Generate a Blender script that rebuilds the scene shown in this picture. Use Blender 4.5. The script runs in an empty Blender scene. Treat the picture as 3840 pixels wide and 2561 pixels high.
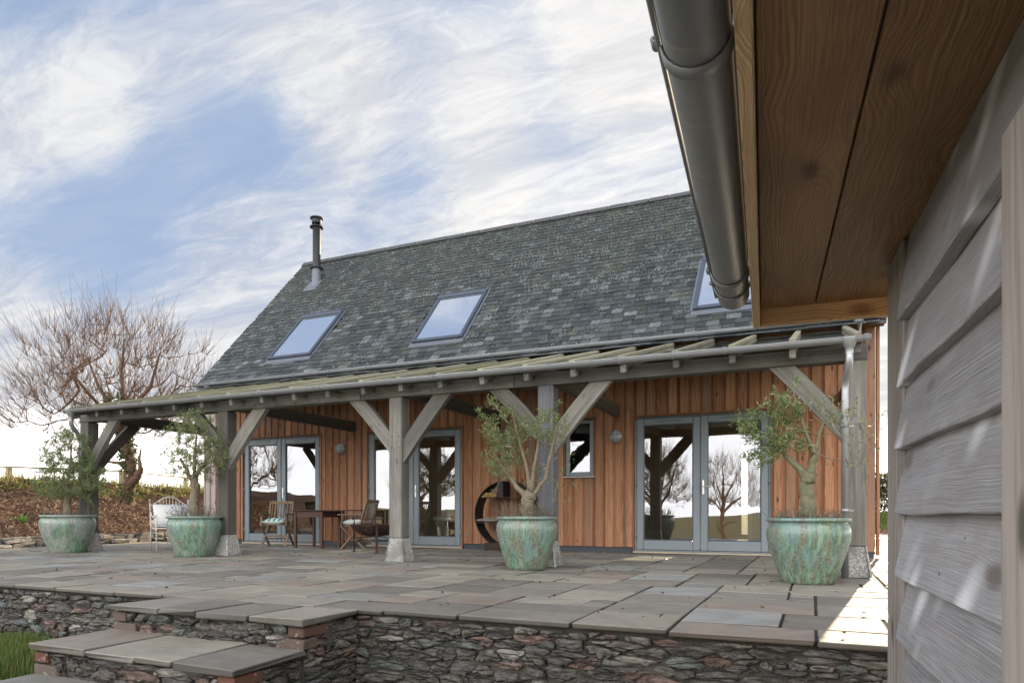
import bpy, math, random
import numpy as np
from mathutils import Vector, Matrix
R = math.radians
rnd = random.Random(7)
sc = bpy.context.scene
COL = sc.collection

# ------------------------------------------------------------------ camera
YAW = 23.8
cam = bpy.data.cameras.new("camera")
cam.lens, cam.sensor_width = 24.0, 36.0
cam.shift_x, cam.shift_y = 0.0, 0.1667
cam.clip_start, cam.clip_end = 0.05, 3000
cam.dof.use_dof, cam.dof.focus_distance, cam.dof.aperture_fstop = True, 9.0, 18.0
cam_o = bpy.data.objects.new("camera", cam)
cam_o.location = (0, 0, 0.70)
cam_o.rotation_euler = (R(90), 0, R(YAW))
COL.objects.link(cam_o)
sc.camera = cam_o

# ------------------------------------------------------------------ sky and sun
SUN_AZ, SUN_EL = 6.7, 15.5          # degrees clockwise from +Y, and above the horizon
world = bpy.data.worlds.new("World")
sc.world = world
world.use_nodes = True
wt = world.node_tree
wt.nodes.clear()


class NT:
    """tiny helper for wiring nodes"""
    def __init__(self, tree):
        self.t = tree

    def __call__(self, kind, inputs=None, **props):
        n = self.t.nodes.new(kind)
        for k, v in props.items():
            setattr(n, k, v)
        for k, v in (inputs or {}).items():
            s = n.inputs[k]
            if isinstance(v, bpy.types.NodeSocket):
                self.t.links.new(v, s)
            else:
                s.default_value = v
        return n

    def math(self, op, a, b=0.0, c=None, clamp=False):
        d = {0: a, 1: b}
        if c is not None:
            d[2] = c
        return self("ShaderNodeMath", d, operation=op, use_clamp=clamp).outputs[0]

    def vmath(self, op, a, b=(0, 0, 0), out=0):
        return self("ShaderNodeVectorMath", {0: a, 1: b}, operation=op).outputs[out]

    def noise(self, vec, scale, detail=4, rough=0.55, dist=0.0, out=0):
        return self("ShaderNodeTexNoise", {"Vector": vec, "Scale": scale, "Detail": detail, "Roughness": rough, "Distortion": dist}).outputs[out]

    def ramp(self, fac, stops, interp="LINEAR"):
        n = self("ShaderNodeValToRGB", {"Fac": fac})
        n.color_ramp.interpolation = interp
        els = n.color_ramp.elements
        while len(els) < len(stops):
            els.new(0.5)
        for e, (p, c) in zip(els, stops):
            e.position = p
            e.color = (c, c, c, 1) if isinstance(c, (int, float)) else (*c, 1)
        return n.outputs[0]

    def mix(self, fac, a, b, blend="MIX"):
        n = self("ShaderNodeMix", {0: fac}, data_type="RGBA", blend_type=blend)
        for i, v in ((6, a), (7, b)):
            if isinstance(v, bpy.types.NodeSocket):
                self.t.links.new(v, n.inputs[i])
            else:
                n.inputs[i].default_value = (*v, 1) if len(v) == 3 else v
        return n.outputs[2]

    def sstep(self, x, lo, hi):
        return self("ShaderNodeMapRange", {0: x, 1: lo, 2: hi}, interpolation_type="SMOOTHSTEP").outputs[0]


w = NT(wt)
tc = w("ShaderNodeTexCoord").outputs["Generated"]
sky = w("ShaderNodeTexSky", sky_type="NISHITA")
sky.sun_disc = False
sky.sun_elevation, sky.sun_rotation = R(SUN_EL), R(SUN_AZ)
sky.air_density, sky.dust_density, sky.ozone_density = 1.0, 0.6, 1.6
d = w.vmath("NORMALIZE", tc)
sep = w("ShaderNodeSeparateXYZ", {0: d})
dz = sep.outputs[2]
den = w.math("ADD", w.math("MAXIMUM", dz, 0.0), 0.22)
px = w.math("DIVIDE", sep.outputs[0], den)
py = w.math("DIVIDE", sep.outputs[1], den)
pv = w("ShaderNodeCombineXYZ", {0: px, 1: py, 2: 0.0}).outputs[0]
rot = w("ShaderNodeMapping", {"Vector": pv, "Rotation": (0, 0, R(-34)), "Scale": (0.55, 1.45, 1)}).outputs[0]
warp = w.noise(rot, 1.3, 4, 0.55, out=1)
wv = w.vmath("ADD", rot, w.vmath("MULTIPLY", w.vmath("SUBTRACT", warp, (0.5, 0.5, 0.5)), (0.75, 0.75, 0.75)))
n1 = w.noise(wv, 1.1, 8, 0.62)
n2 = w.noise(wv, 4.2, 9, 0.68)
n3 = w.noise(wv, 15.0, 8, 0.72)
nn = w.math("ADD", w.math("ADD", w.math("MULTIPLY", n1, 0.52), w.math("MULTIPLY", n2, 0.32)), w.math("MULTIPLY_ADD", n3, 0.22, 0.0))
# where the banks of cloud and the clear gaps lie (directions, width, weight)
bias = None
wd = w.vmath("ADD", d, w.vmath("MULTIPLY", w.vmath("SUBTRACT", warp, (0.5, 0.5, 0.5)), (0.16, 0.16, 0.16)))
for (x, y, z), width, wt_ in [
        ((-.774, .461, .434), .10, .18), ((-.686, .544, .483), .10, .22), ((-.561, .653, .508), .10, .20), ((-.431, .741, .514), .10, .22),
        ((-.301, .781, .547), .12, .20), ((-.197, .799, .567), .12, .18), ((-.656, .651, .382), .10, .05), ((-.538, .706, .461), .09, .14), ((-.403, .806, .434), .10, .10),
        ((-.679, .585, .442), .09, -.22), ((-.595, .653, .468), .09, -.20), ((-.465, .744, .48), .10, -.20), ((-.786, .51, .348), .12, -.14),
        ((-.678, .511, .528), .10, -.12), ((-.339, .735, .587), .13, -.16), ((-.311, .806, .504), .10, -.12), ((-.757, .438, .485), .08, -.12), ((-.77, .552, .321), .10, -.07)]:
    dist = w.vmath("DISTANCE", wd, (x, y, z), out=1)
    g = w.math("MULTIPLY", w.sstep(dist, width * 1.35, width * 0.10), wt_ * 1.55)
    bias = g if bias is None else w.math("ADD", bias, g)
horizon = w.math("MULTIPLY", w.sstep(dz, 0.40, 0.10), 0.30)
sund = (math.sin(R(SUN_AZ)) * math.cos(R(SUN_EL)), math.cos(R(SUN_AZ)) * math.cos(R(SUN_EL)), math.sin(R(SUN_EL)))
sd = w.vmath("DOT_PRODUCT", d, sund, out=1)
nearsun = w.sstep(sd, 0.60, 1.0)
m = w.math("ADD", w.math("ADD", nn, bias), w.math("ADD", horizon, w.math("MULTIPLY", nearsun, 0.12)))
mask = w.math("MULTIPLY_ADD", w.sstep(m, 0.36, 0.76), 0.84, 0.16)
shade = w.sstep(w.math("ADD", w.math("MULTIPLY_ADD", n3, 0.5, n2), w.math("MULTIPLY", n1, 0.4)), 0.75, 1.15)
c_lo = w.mix(nearsun, (1.02, 1.07, 1.21), (1.38, 1.37, 1.38))
c_hi = w.mix(nearsun, (1.52, 1.52, 1.53), (1.85, 1.80, 1.74))
cloud = w.mix(shade, c_lo, c_hi)
blue = w.mix(0.95, sky.outputs[0], (0.50, 0.69, 1.05))
col = w.mix(mask, blue, cloud)
# bright haze low down all round the horizon
col = w.mix(w.sstep(dz, 0.15, 0.0), col, (9.0, 8.4, 7.9))
# away from the sun the haze reaches high up: the pale even sky that the windows mirror, brightened to fill the shade
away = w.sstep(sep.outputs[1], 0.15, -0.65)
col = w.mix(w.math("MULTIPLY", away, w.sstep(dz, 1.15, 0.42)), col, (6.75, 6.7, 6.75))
col = w.mix(w.sstep(dz, 0.0, -0.03), col, (2.2, 2.2, 2.0))
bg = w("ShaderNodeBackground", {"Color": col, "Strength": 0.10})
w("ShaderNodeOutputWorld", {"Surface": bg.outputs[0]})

sun = bpy.data.lights.new("sun", "SUN")
sun.energy, sun.angle, sun.color = 2.0, R(0.5), (1.0, 0.82, 0.58)
sun_o = bpy.data.objects.new("sun", sun)
sun_o.rotation_euler = (R(90 - SUN_EL), 0, R(180 - SUN_AZ))
sun_o.location = (4, 40, 14)
COL.objects.link(sun_o)

vs = sc.view_settings
vs.view_transform, vs.look, vs.gamma, vs.exposure = "Standard", "None", 1.0, 2.55
vs.use_curve_mapping = False
sc.cycles.use_denoising = True
sc.cycles.max_bounces = 7
sc.cycles.transparent_max_bounces = 16
sc.cycles.caustics_reflective = sc.cycles.caustics_refractive = False


# ------------------------------------------------------------------ objects and meshes
def thing(name, label, cat, loc=(0, 0, 0), rz=0.0, group=None):
    o = bpy.data.objects.new(name, None)
    o.empty_display_size = 0.1
    COL.objects.link(o)
    o.location, o.rotation_euler = loc, (0, 0, rz)
    o["label"], o["category"] = label, cat
    if group:
        o["group"] = group
    return o


def copy_tree(o, parent=None):
    n = o.copy()
    COL.objects.link(n)
    n.parent = parent
    for ch in [c for c in o.children]:
        copy_tree(ch, n)
    return n


class MB:
    """mesh builder; every vertex carries gc (grain coordinate, metres along / across the piece) and pc (per piece random colour)"""
    def __init__(self):
        self.v, self.f, self.g, self.c = [], [], [], []
        self.pc = (0.5, 0.5, 0.5)
        self.sm = []

    def piece(self, r=None):
        r = r or rnd
        self.pc = (r.random(), r.random(), r.random())
        return self

    def add(self, vs, fs, gs=None, smooth=False):
        b = len(self.v)
        self.v += [tuple(p) for p in vs]
        self.g += [tuple(p) for p in (gs or vs)]
        self.c += [self.pc] * len(vs)
        self.f += [tuple(i + b for i in q) for q in fs]
        self.sm += [smooth] * len(fs)

    def obox(self, c, ax, hx, hy, hz, bev=0.0, jit=0.0, fixed=False):
        """oriented box; ax = three unit axes, the first is the grain direction"""
        off = (0, 0, 0) if fixed else (self.pc[0] * 37.0, self.pc[1] * 9.0, self.pc[2] * 9.0)
        h = (hx, hy, hz)
        c = Vector(c)
        ax = [Vector(a) for a in ax]
        vs, gs, idx = [], [], {}
        js = {}
        for s in [(a, b, e) for a in (-1, 1) for b in (-1, 1) for e in (-1, 1)]:
            js[s] = [rnd.uniform(-jit, jit) for _ in range(3)]
        if bev <= 0:
            for s in js:
                l = [s[k] * h[k] + js[s][k] for k in range(3)]
                idx[s] = len(vs)
                vs.append(c + ax[0] * l[0] + ax[1] * l[1] + ax[2] * l[2])
                gs.append([l[k] + off[k] for k in range(3)])
            fs = []
            for k in range(3):
                i, j = [q for q in range(3) if q != k]
                for sg in (-1, 1):
                    q = []
                    for a, b in ((-1, -1), (1, -1), (1, 1), (-1, 1)):
                        s = [0, 0, 0]
                        s[k], s[i], s[j] = sg, a, b
                        q.append(idx[tuple(s)])
                    fs.append(q)
        else:
            bev = min(bev, min(h) * 0.9)
            for s in js:
                for k in range(3):
                    l = [s[q] * (h[q] if q == k else h[q] - bev) + js[s][q] for q in range(3)]
                    idx[(s, k)] = len(vs)
                    vs.append(c + ax[0] * l[0] + ax[1] * l[1] + ax[2] * l[2])
                    gs.append([l[q] + off[q] for q in range(3)])
            fs = []
            for k in range(3):
                i, j = [q for q in range(3) if q != k]
                for sg in (-1, 1):
                    q = []
                    for a, b in ((-1, -1), (1, -1), (1, 1), (-1, 1)):
                        s = [0, 0, 0]
                        s[k], s[i], s[j] = sg, a, b
                        q.append(idx[(tuple(s), k)])
                    fs.append(q)
                for a in (-1, 1):
                    for b in (-1, 1):
                        s0, s1 = [0, 0, 0], [0, 0, 0]
                        s0[k], s1[k] = -1, 1
                        s0[i] = s1[i] = a
                        s0[j] = s1[j] = b
                        s0, s1 = tuple(s0), tuple(s1)
                        fs.append([idx[(s0, i)], idx[(s1, i)], idx[(s1, j)], idx[(s0, j)]])
            for s in js:
                fs.append([idx[(s, 0)], idx[(s, 1)], idx[(s, 2)]])
        out = []
        for q in fs:
            p = [vs[i] for i in q]
            n = (p[1] - p[0]).cross(p[2] - p[0])
            m_ = sum(p, Vector()) / len(p)
            out.append(q if n.dot(m_ - c) > 0 else q[::-1])
        self.add(vs, out, gs)

    def box(self, x0, x1, y0, y1, z0, z1, grain="x", bev=0.0, jit=0.0, fixed=False):
        c = ((x0 + x1) / 2, (y0 + y1) / 2, (z0 + z1) / 2)
        hx, hy, hz = abs(x1 - x0) / 2, abs(y1 - y0) / 2, abs(z1 - z0) / 2
        X, Y, Z = (1, 0, 0), (0, 1, 0), (0, 0, 1)
        if grain == "x":
            self.obox(c, (X, Y, Z), hx, hy, hz, bev, jit, fixed)
        elif grain == "y":
            self.obox(c, (Y, Z, X), hy, hz, hx, bev, jit, fixed)
        else:
            self.obox(c, (Z, X, Y), hz, hx, hy, bev, jit, fixed)

    def beam(self, p0, p1, wd, th, up=(0, 0, 1), bev=0.0, jit=0.0):
        """bar from p0 to p1, th along 'up' (made square to the bar), wd across"""
        p0, p1 = Vector(p0), Vector(p1)
        a = (p1 - p0).normalized()
        s = a.cross(Vector(up)).normalized()
        u = s.cross(a).normalized()
        self.obox((p0 + p1) / 2, (a, s, u), (p1 - p0).length / 2, wd / 2, th / 2, bev, jit)

    def sweep(self, pts, wd, th, up, closed=False):
        """rectangular section swept along points: wd along cross(up, tangent), th along up"""
        n = len(pts)
        P = [Vector(p) for p in pts]
        up = Vector(up)
        vs, gs, fs = [], [], []
        L = 0
        o = self.pc[0] * 31
        for i in range(n):
            t = (P[(i + 1) % n] - P[i - 1]) if closed else (P[min(i + 1, n - 1)] - P[max(i - 1, 0)])
            t.normalize()
            s = t.cross(up).normalized()
            if i:
                L += (P[i] - P[i - 1]).length
            for a, b in ((-1, -1), (1, -1), (1, 1), (-1, 1)):
                vs.append(P[i] + s * (a * wd / 2) + up * (b * th / 2))
                gs.append((L + o, a * wd / 2 + self.pc[1] * 9, b * th / 2 + self.pc[2] * 9))
        for i in range(n if closed else n - 1):
            j = (i + 1) % n
            for k in range(4):
                l = (k + 1) % 4
                fs.append((i * 4 + k, i * 4 + l, j * 4 + l, j * 4 + k))
        if not closed:
            fs += [(3, 2, 1, 0), tuple((n - 1) * 4 + k for k in range(4))]
        self.add(vs, fs, gs)

    def tube(self, pts, rad, n=6, caps=True, smooth=True, lump=0.0):
        P = [Vector(p) for p in pts]
        m_ = len(P)
        if not hasattr(rad, "__len__"):
            rad = [rad] * m_
        vs, gs, fs = [], [], []
        t = (P[1] - P[0]).normalized()
        a = t.orthogonal().normalized()
        L = 0
        for i in range(m_):
            t = (P[min(i + 1, m_ - 1)] - P[max(i - 1, 0)])
            if t.length < 1e-9:
                t = Vector((0, 0, 1))
            t.normalize()
            a = a - t * a.dot(t)
            a = a.normalized() if a.length > 1e-6 else t.orthogonal().normalized()
            b = t.cross(a)
            if i:
                L += (P[i] - P[i - 1]).length
            for k in range(n):
                q = 2 * math.pi * k / n
                rl = rad[i] * (1 + lump * (.5 * math.sin(3 * q + i * .55) + .35 * math.sin(5 * q - i * .9 + 1) + .3 * math.sin(2 * q + i * 1.7)))
                vs.append(P[i] + (a * math.cos(q) + b * math.sin(q)) * rl)
                gs.append((L + self.pc[0] * 17, rad[i] * math.cos(q), rad[i] * math.sin(q) + self.pc[1] * 5))
        for i in range(m_ - 1):
            for k in range(n):
                l = (k + 1) % n
                fs.append((i * n + k, i * n + l, (i + 1) * n + l, (i + 1) * n + k))
        self.add(vs, fs, gs, smooth)
        if caps:
            b0 = len(self.v) - m_ * n
            self.f += [tuple(b0 + k for k in range(n))[::-1], tuple(b0 + (m_ - 1) * n + k for k in range(n))]
            self.sm += [False, False]

    def lathe(self, prof, n=48, c=(0, 0, 0), smooth=True, wob=0.0):
        vs, fs = [], []
        c = Vector(c)
        for i, (r, z) in enumerate(prof):
            for k in range(n):
                q = 2 * math.pi * k / n
                rr = r * (1 + wob * math.sin(2 * q + 1.3) + wob * 0.6 * math.sin(3 * q + i * 0.2))
                vs.append(c + Vector((rr * math.cos(q), rr * math.sin(q), z)))
        for i in range(len(prof) - 1):
            for k in range(n):
                l = (k + 1) % n
                fs.append((i * n + k, i * n + l, (i + 1) * n + l, (i + 1) * n + k))
        self.add(vs, fs, [v - c for v in vs], smooth)

    def disc(self, c, r, n=32, nz=1):
        c = Vector(c)
        vs = [c + Vector((r * math.cos(2 * math.pi * k / n), r * math.sin(2 * math.pi * k / n), 0)) for k in range(n)]
        self.add(vs, [tuple(range(n)) if nz > 0 else tuple(range(n))[::-1]], [v - c for v in vs])

    def mesh(self, name):
        me = bpy.data.meshes.new(name)
        me.from_pydata(self.v, [], self.f)
        a = me.attributes.new("gc", "FLOAT_VECTOR", "POINT")
        a.data.foreach_set("vector", np.asarray(self.g, dtype=np.float32).ravel())
        b = me.attributes.new("pc", "FLOAT_COLOR", "POINT")
        cc = np.ones((len(self.v), 4), dtype=np.float32)
        cc[:, :3] = np.asarray(self.c, dtype=np.float32)
        b.data.foreach_set("color", cc.ravel())
        me.polygons.foreach_set("use_smooth", self.sm)
        me.update()
        return me

    def build(self, name, mat, parent=None, kind=None, **props):
        me = self.mesh(name)
        me.materials.append(mat)
        o = bpy.data.objects.new(name, me)
        COL.objects.link(o)
        if parent is not None:
            o.parent = parent
        if kind:
            o["kind"] = kind
        for k, v in props.items():
            o[k] = v
        return o


def np_mesh(name, verts, faces, mat, parent=None, kind=None, pc=None, gc=None, smooth=False, **props):
    """mesh from numpy arrays, all faces of equal size"""
    me = bpy.data.meshes.new(name)
    nv, nf, k = len(verts), len(faces), faces.shape[1]
    me.vertices.add(nv)
    me.vertices.foreach_set("co", np.ascontiguousarray(verts, dtype=np.float32).ravel())
    me.loops.add(nf * k)
    me.loops.foreach_set("vertex_index", np.ascontiguousarray(faces, dtype=np.int32).ravel())
    me.polygons.add(nf)
    me.polygons.foreach_set("loop_start", np.arange(0, nf * k, k, dtype=np.int32))
    me.polygons.foreach_set("use_smooth", np.full(nf, smooth))
    if pc is None:
        pc = np.full((nv, 3), 0.5)
    b = me.attributes.new("pc", "FLOAT_COLOR", "POINT")
    cc = np.ones((nv, 4), dtype=np.float32)
    cc[:, :3] = pc
    b.data.foreach_set("color", cc.ravel())
    a = me.attributes.new("gc", "FLOAT_VECTOR", "POINT")
    a.data.foreach_set("vector", np.ascontiguousarray(verts if gc is None else gc, dtype=np.float32).ravel())
    me.update(calc_edges=True)
    me.validate()
    me.materials.append(mat)
    o = bpy.data.objects.new(name, me)
    COL.objects.link(o)
    if parent is not None:
        o.parent = parent
    if kind:
        o["kind"] = kind
    for q, v in props.items():
        o[q] = v
    return o


CAM = Vector((0, 0, 0.70))


def picture(p):
    """where a point falls in the frame (0..1, 0..1 from the top) and its depth; only used to choose which repeats show largest"""
    s, c = math.sin(R(YAW)), math.cos(R(YAW))
    x, y, z = p[0], p[1], p[2] - 0.70
    dep, lat = -s * x + c * y, c * x + s * y
    if dep < 0.05:
        return (-9, -9, dep)
    return (0.5 + 24 / 36 * lat / dep, 0.75 - 24 / 36 * 1.5 * z / dep, dep)


# ------------------------------------------------------------------ materials
def new_mat(name):
    m_ = bpy.data.materials.new(name)
    m_.use_nodes = True
    m_.node_tree.nodes.clear()
    n = NT(m_.node_tree)
    return m_, n


def finish(n, color, rough, height=None, strength=0.3, dist=0.01, metallic=0.0, spec=0.5, **extra):
    ins = {"Base Color": color if isinstance(color, bpy.types.NodeSocket) else (*color, 1), "Roughness": rough, "Metallic": metallic, "Specular IOR Level": spec}
    if height is not None:
        ins["Normal"] = n("ShaderNodeBump", {"Height": height, "Strength": strength, "Distance": dist}).outputs[0]
    ins.update(extra)
    p = n("ShaderNodeBsdfPrincipled", ins)
    n("ShaderNodeOutputMaterial", {"Surface": p.outputs[0]})
    return p


def attrs(n):
    g = n("ShaderNodeAttribute", attribute_name="gc").outputs["Vector"]
    p = n("ShaderNodeAttribute", attribute_name="pc").outputs["Color"]
    s = n("ShaderNodeSeparateColor", {0: p})
    return g, s.outputs[0], s.outputs[1], s.outputs[2]


def scaled(n, g, s):
    return n.vmath("MULTIPLY", g, s)


def wood(name, dark, light, alt, alt_amt=0.5, grain=26.0, rough=0.72, knots=0.6, bump=0.25, var=0.35, streak=None, green=None, ring=0.5, spec=0.3):
    m_, n = new_mat(name)
    g, r1, r2, r3 = attrs(n)
    gg = n.vmath("ADD", g, n.vmath("MULTIPLY", n.vmath("SUBTRACT", n.noise(scaled(n, g, (2.2, 5, 5)), 1.0, 3, out=1), (.5, .5, .5)), (0, .05, .05)))
    fine = n.noise(scaled(n, gg, (1.4, grain * 3, grain * 3)), 1.0, 6, 0.65)
    band = n.noise(scaled(n, gg, (0.35, grain * 0.7, grain * 0.7)), 1.0, 3, 0.5)
    rings = n.math("SINE", n.math("MULTIPLY", n.noise(scaled(n, gg, (0.5, 7, 7)), 1.0, 2, 0.4), 70.0))
    rings = n.math("MULTIPLY_ADD", rings, 0.5, 0.5)
    f = n.math("ADD", n.math("MULTIPLY", fine, 0.55), n.math("MULTIPLY", band, 0.45))
    f = n.math("ADD", f, n.math("MULTIPLY", n.math("SUBTRACT", rings, 0.5), 0.22 * ring))
    f = n.math("ADD", f, n.math("MULTIPLY", n.math("SUBTRACT", r2, 0.5), var))
    col = n.ramp(f, [(0.28, dark), (0.72, light)])
    patch = n.noise(scaled(n, g, (0.9, 3.0, 3.0)), 1.0, 4, 0.6)
    am = n.sstep(n.math("ADD", n.math("MULTIPLY", patch, 0.6), n.math("MULTIPLY", r1, 0.6)), 1.0 - alt_amt, 1.25 - alt_amt)
    altc = n.mix(n.sstep(fine, 0.3, 0.7), tuple(c * 0.62 for c in alt), alt)
    col = n.mix(am, col, altc)
    h = n.math("ADD", n.math("MULTIPLY", fine, 0.7), n.math("MULTIPLY", rings, 0.25 * ring))
    if knots > 0:
        kv = scaled(n, g, (3.2, 7.5, 7.5))
        kd = n("ShaderNodeTexVoronoi", {"Vector": kv, "Scale": 1.0, "Randomness": 1.0})
        k = n.math("MULTIPLY", n.sstep(kd.outputs["Distance"], 0.20, 0.07), n.sstep(n("ShaderNodeSeparateColor", {0: kd.outputs["Color"]}).outputs[0], 0.45, 0.55))
        col = n.mix(n.math("MULTIPLY", k, knots), col, tuple(c * 0.30 for c in dark))
    if green:
        gm = n.sstep(n.noise(scaled(n, g, (1.5, 4, 4)), 1.0, 5, 0.65), 0.50, 0.78)
        col = n.mix(n.math("MULTIPLY", gm, 0.75), col, green)
    if streak:
        sm_ = n.sstep(n.noise(scaled(n, g, (0.7, 9, 9)), 1.0, 4, 0.6), 0.56, 0.80)
        col = n.mix(n.math("MULTIPLY", sm_, 0.7), col, streak)
    finish(n, col, n.math("MULTIPLY_ADD", fine, 0.2, rough - 0.1), h, bump, 0.004, spec=spec)
    return m_


M = {}
M["larch"] = wood("larch_cladding", (.205, .088, .044), (.455, .235, .128), (.31, .185, .125), 0.34, grain=26, knots=0.9, var=0.28, ring=0.7)
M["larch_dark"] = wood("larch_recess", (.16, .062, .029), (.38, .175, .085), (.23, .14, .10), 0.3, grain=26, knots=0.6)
M["larch_grey"] = wood("larch_weathered", (.18, .145, .135), (.40, .335, .315), (.26, .15, .11), 0.35, grain=20, knots=0.7)
M["trim"] = wood("larch_trim", (.15, .065, .032), (.36, .165, .08), (.18, .12, .09), 0.3, grain=30, knots=0.2)
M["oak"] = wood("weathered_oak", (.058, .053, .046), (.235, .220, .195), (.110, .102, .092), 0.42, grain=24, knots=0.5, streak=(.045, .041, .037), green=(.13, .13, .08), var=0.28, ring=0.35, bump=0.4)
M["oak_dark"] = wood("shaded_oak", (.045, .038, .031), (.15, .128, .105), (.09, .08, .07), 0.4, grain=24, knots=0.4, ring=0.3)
M["batten"] = wood("lichened_batten", (.13, .12, .085), (.36, .34, .245), (.25, .24, .145), 0.4, grain=24, knots=0.2, ring=0.25, green=(.27, .28, .15))
def sawn(name, lo, hi, blotc, dash_c, dash_amt, freq, warp, knot_c=None, lines=.34, rough=.62, bump=.42):
    """planed or sawn board: growth lines along the grain that swing round knots, blotches, pale dashes where nails have bled"""
    m_, n = new_mat(name)
    g, r1, r2, r3 = attrs(n)
    sp = n("ShaderNodeSeparateXYZ", {0: g})
    wz = n.noise(scaled(n, g, (2.4, 8, 8)), 1.0, 3, 0.5)
    wz2 = n.noise(scaled(n, g, (9, 26, 26)), 1.0, 2, 0.5)
    acr = n.math("ADD", sp.outputs[1], sp.outputs[2])
    ph = n.math("ADD", n.math("MULTIPLY", acr, freq), n.math("ADD", n.math("MULTIPLY", wz, warp), n.math("MULTIPLY", wz2, 2.2)))
    kv = n("ShaderNodeTexVoronoi", {"Vector": scaled(n, g, (3.0, 6.5, 6.5)), "Scale": 1.0})
    on = n.sstep(n("ShaderNodeSeparateColor", {0: kv.outputs["Color"]}).outputs[0], 0.22, 0.3)
    kd = n.math("ADD", kv.outputs["Distance"], n.math("MULTIPLY", wz2, 0.10))
    near = n.math("MULTIPLY", n.sstep(kd, 0.55, 0.10), on)
    ph = n.math("ADD", ph, n.math("MULTIPLY", near, 16.0))
    l1 = n("ShaderNodeTexNoise", {"W": n.math("MULTIPLY", ph, 0.42), "Scale": 1.0, "Detail": 2.0}, noise_dimensions="1D").outputs[0]
    line = n.sstep(n.math("ADD", l1, n.math("MULTIPLY", n.math("SUBTRACT", n.noise(scaled(n, g, (3, 14, 14)), 1.0, 2), .5), .25)), 0.34, 0.64)
    fine = n.noise(scaled(n, g, (5, 260, 260)), 1.0, 5, 0.65)
    f = n.math("ADD", n.math("MULTIPLY", line, lines), n.math("MULTIPLY", fine, 1 - lines))
    f = n.math("ADD", f, n.math("MULTIPLY", n.math("SUBTRACT", r2, 0.5), 0.26))
    col = n.ramp(f, [(0.22, lo), (0.75, hi)])
    blot = n.noise(scaled(n, g, (1.7, 6, 6)), 1.0, 6, 0.65)
    col = n.mix(n.math("MULTIPLY", n.sstep(blot, 0.42, 0.70), 0.6), col, blotc)
    if knot_c:
        col = n.mix(n.math("MULTIPLY", n.math("MULTIPLY", n.sstep(kd, 0.27, 0.15), on), 0.9), col, knot_c)
    if dash_amt:
        skew = n("ShaderNodeCombineXYZ", {0: n.math("ADD", n.math("MULTIPLY", sp.outputs[0], 5.5), n.math("MULTIPLY", sp.outputs[1], 3.6)), 1: n.math("MULTIPLY", sp.outputs[1], 3.4), 2: 0.0}).outputs[0]
        vd = n("ShaderNodeTexVoronoi", {"Vector": skew, "Scale": 1.0})
        dash = n.math("MULTIPLY", n.sstep(n.math("ADD", vd.outputs["Distance"], n.math("MULTIPLY", fine, 0.22)), 0.56, 0.20), n.sstep(n("ShaderNodeSeparateColor", {0: vd.outputs["Color"]}).outputs[1], 0.10, 0.22))
        col = n.mix(n.math("MULTIPLY", dash, dash_amt), col, dash_c)
        nail = n("ShaderNodeTexVoronoi", {"Vector": n("ShaderNodeCombineXYZ", {0: n.math("MULTIPLY", sp.outputs[0], 6.0), 1: n.math("MULTIPLY", sp.outputs[1], 9.0), 2: 0.0}).outputs[0], "Scale": 1.0}).outputs["Distance"]
        col = n.mix(n.sstep(nail, 0.05, 0.03), col, (.09, .08, .075))
    finish(n, col, rough, n.math("ADD", n.math("MULTIPLY", line, 0.8), n.math("MULTIPLY", fine, 0.5)), bump, 0.0025, spec=0.35)
    return m_


M["shed"] = sawn("silvered_board", (.140, .138, .146), (.42, .415, .435), (.23, .210, .195), (.78, .79, .83), .95, 1000.0, 24.0, (.16, .135, .125), lines=.30, bump=.55)
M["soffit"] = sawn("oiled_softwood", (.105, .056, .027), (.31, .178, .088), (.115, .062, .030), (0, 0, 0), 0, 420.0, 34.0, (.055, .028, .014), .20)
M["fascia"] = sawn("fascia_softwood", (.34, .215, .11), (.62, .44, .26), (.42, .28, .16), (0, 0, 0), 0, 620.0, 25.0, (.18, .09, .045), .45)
M["shedpost"] = wood("silvered_post", (.16, .14, .125), (.36, .32, .29), (.30, .235, .18), 0.45, grain=45, knots=0.8, ring=0.7, bump=0.4)
M["teak"] = wood("weathered_teak", (.12, .075, .045), (.30, .21, .135), (.22, .19, .15), 0.4, grain=40, knots=0, ring=0.3)
M["mahogany"] = wood("dark_mahogany", (.026, .010, .006), (.085, .032, .019), (.08, .052, .036), 0.3, grain=30, knots=0, ring=0.3, rough=0.5, spec=0.5)
M["floor"] = wood("interior_floor", (.10, .06, .03), (.22, .14, .08), (.16, .1, .06), 0.3, grain=14, knots=0.3)
M["fence"] = wood("fence_timber", (.25, .22, .12), (.48, .44, .26), (.36, .34, .22), 0.3, grain=20, knots=0.3)
M["log"] = wood("split_log", (.22, .11, .04), (.55, .30, .11), (.40, .24, .11), 0.4, grain=20, knots=0)


def simple(name, color, rough=0.5, metallic=0.0, nscale=8.0, nvar=0.15, bump=0.0, spec=0.5, coord="Object"):
    m_, n = new_mat(name)
    o = n("ShaderNodeTexCoord").outputs[coord]
    v = n.noise(o, nscale, 5, 0.6)
    col = n.mix(v, tuple(c * (1 - nvar) for c in color), tuple(min(1, c * (1 + nvar)) for c in color))
    finish(n, col, n.math("MULTIPLY_ADD", v, 0.16, rough - 0.08), v if bump else None, bump, 0.01, metallic, spec)
    return m_


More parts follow.
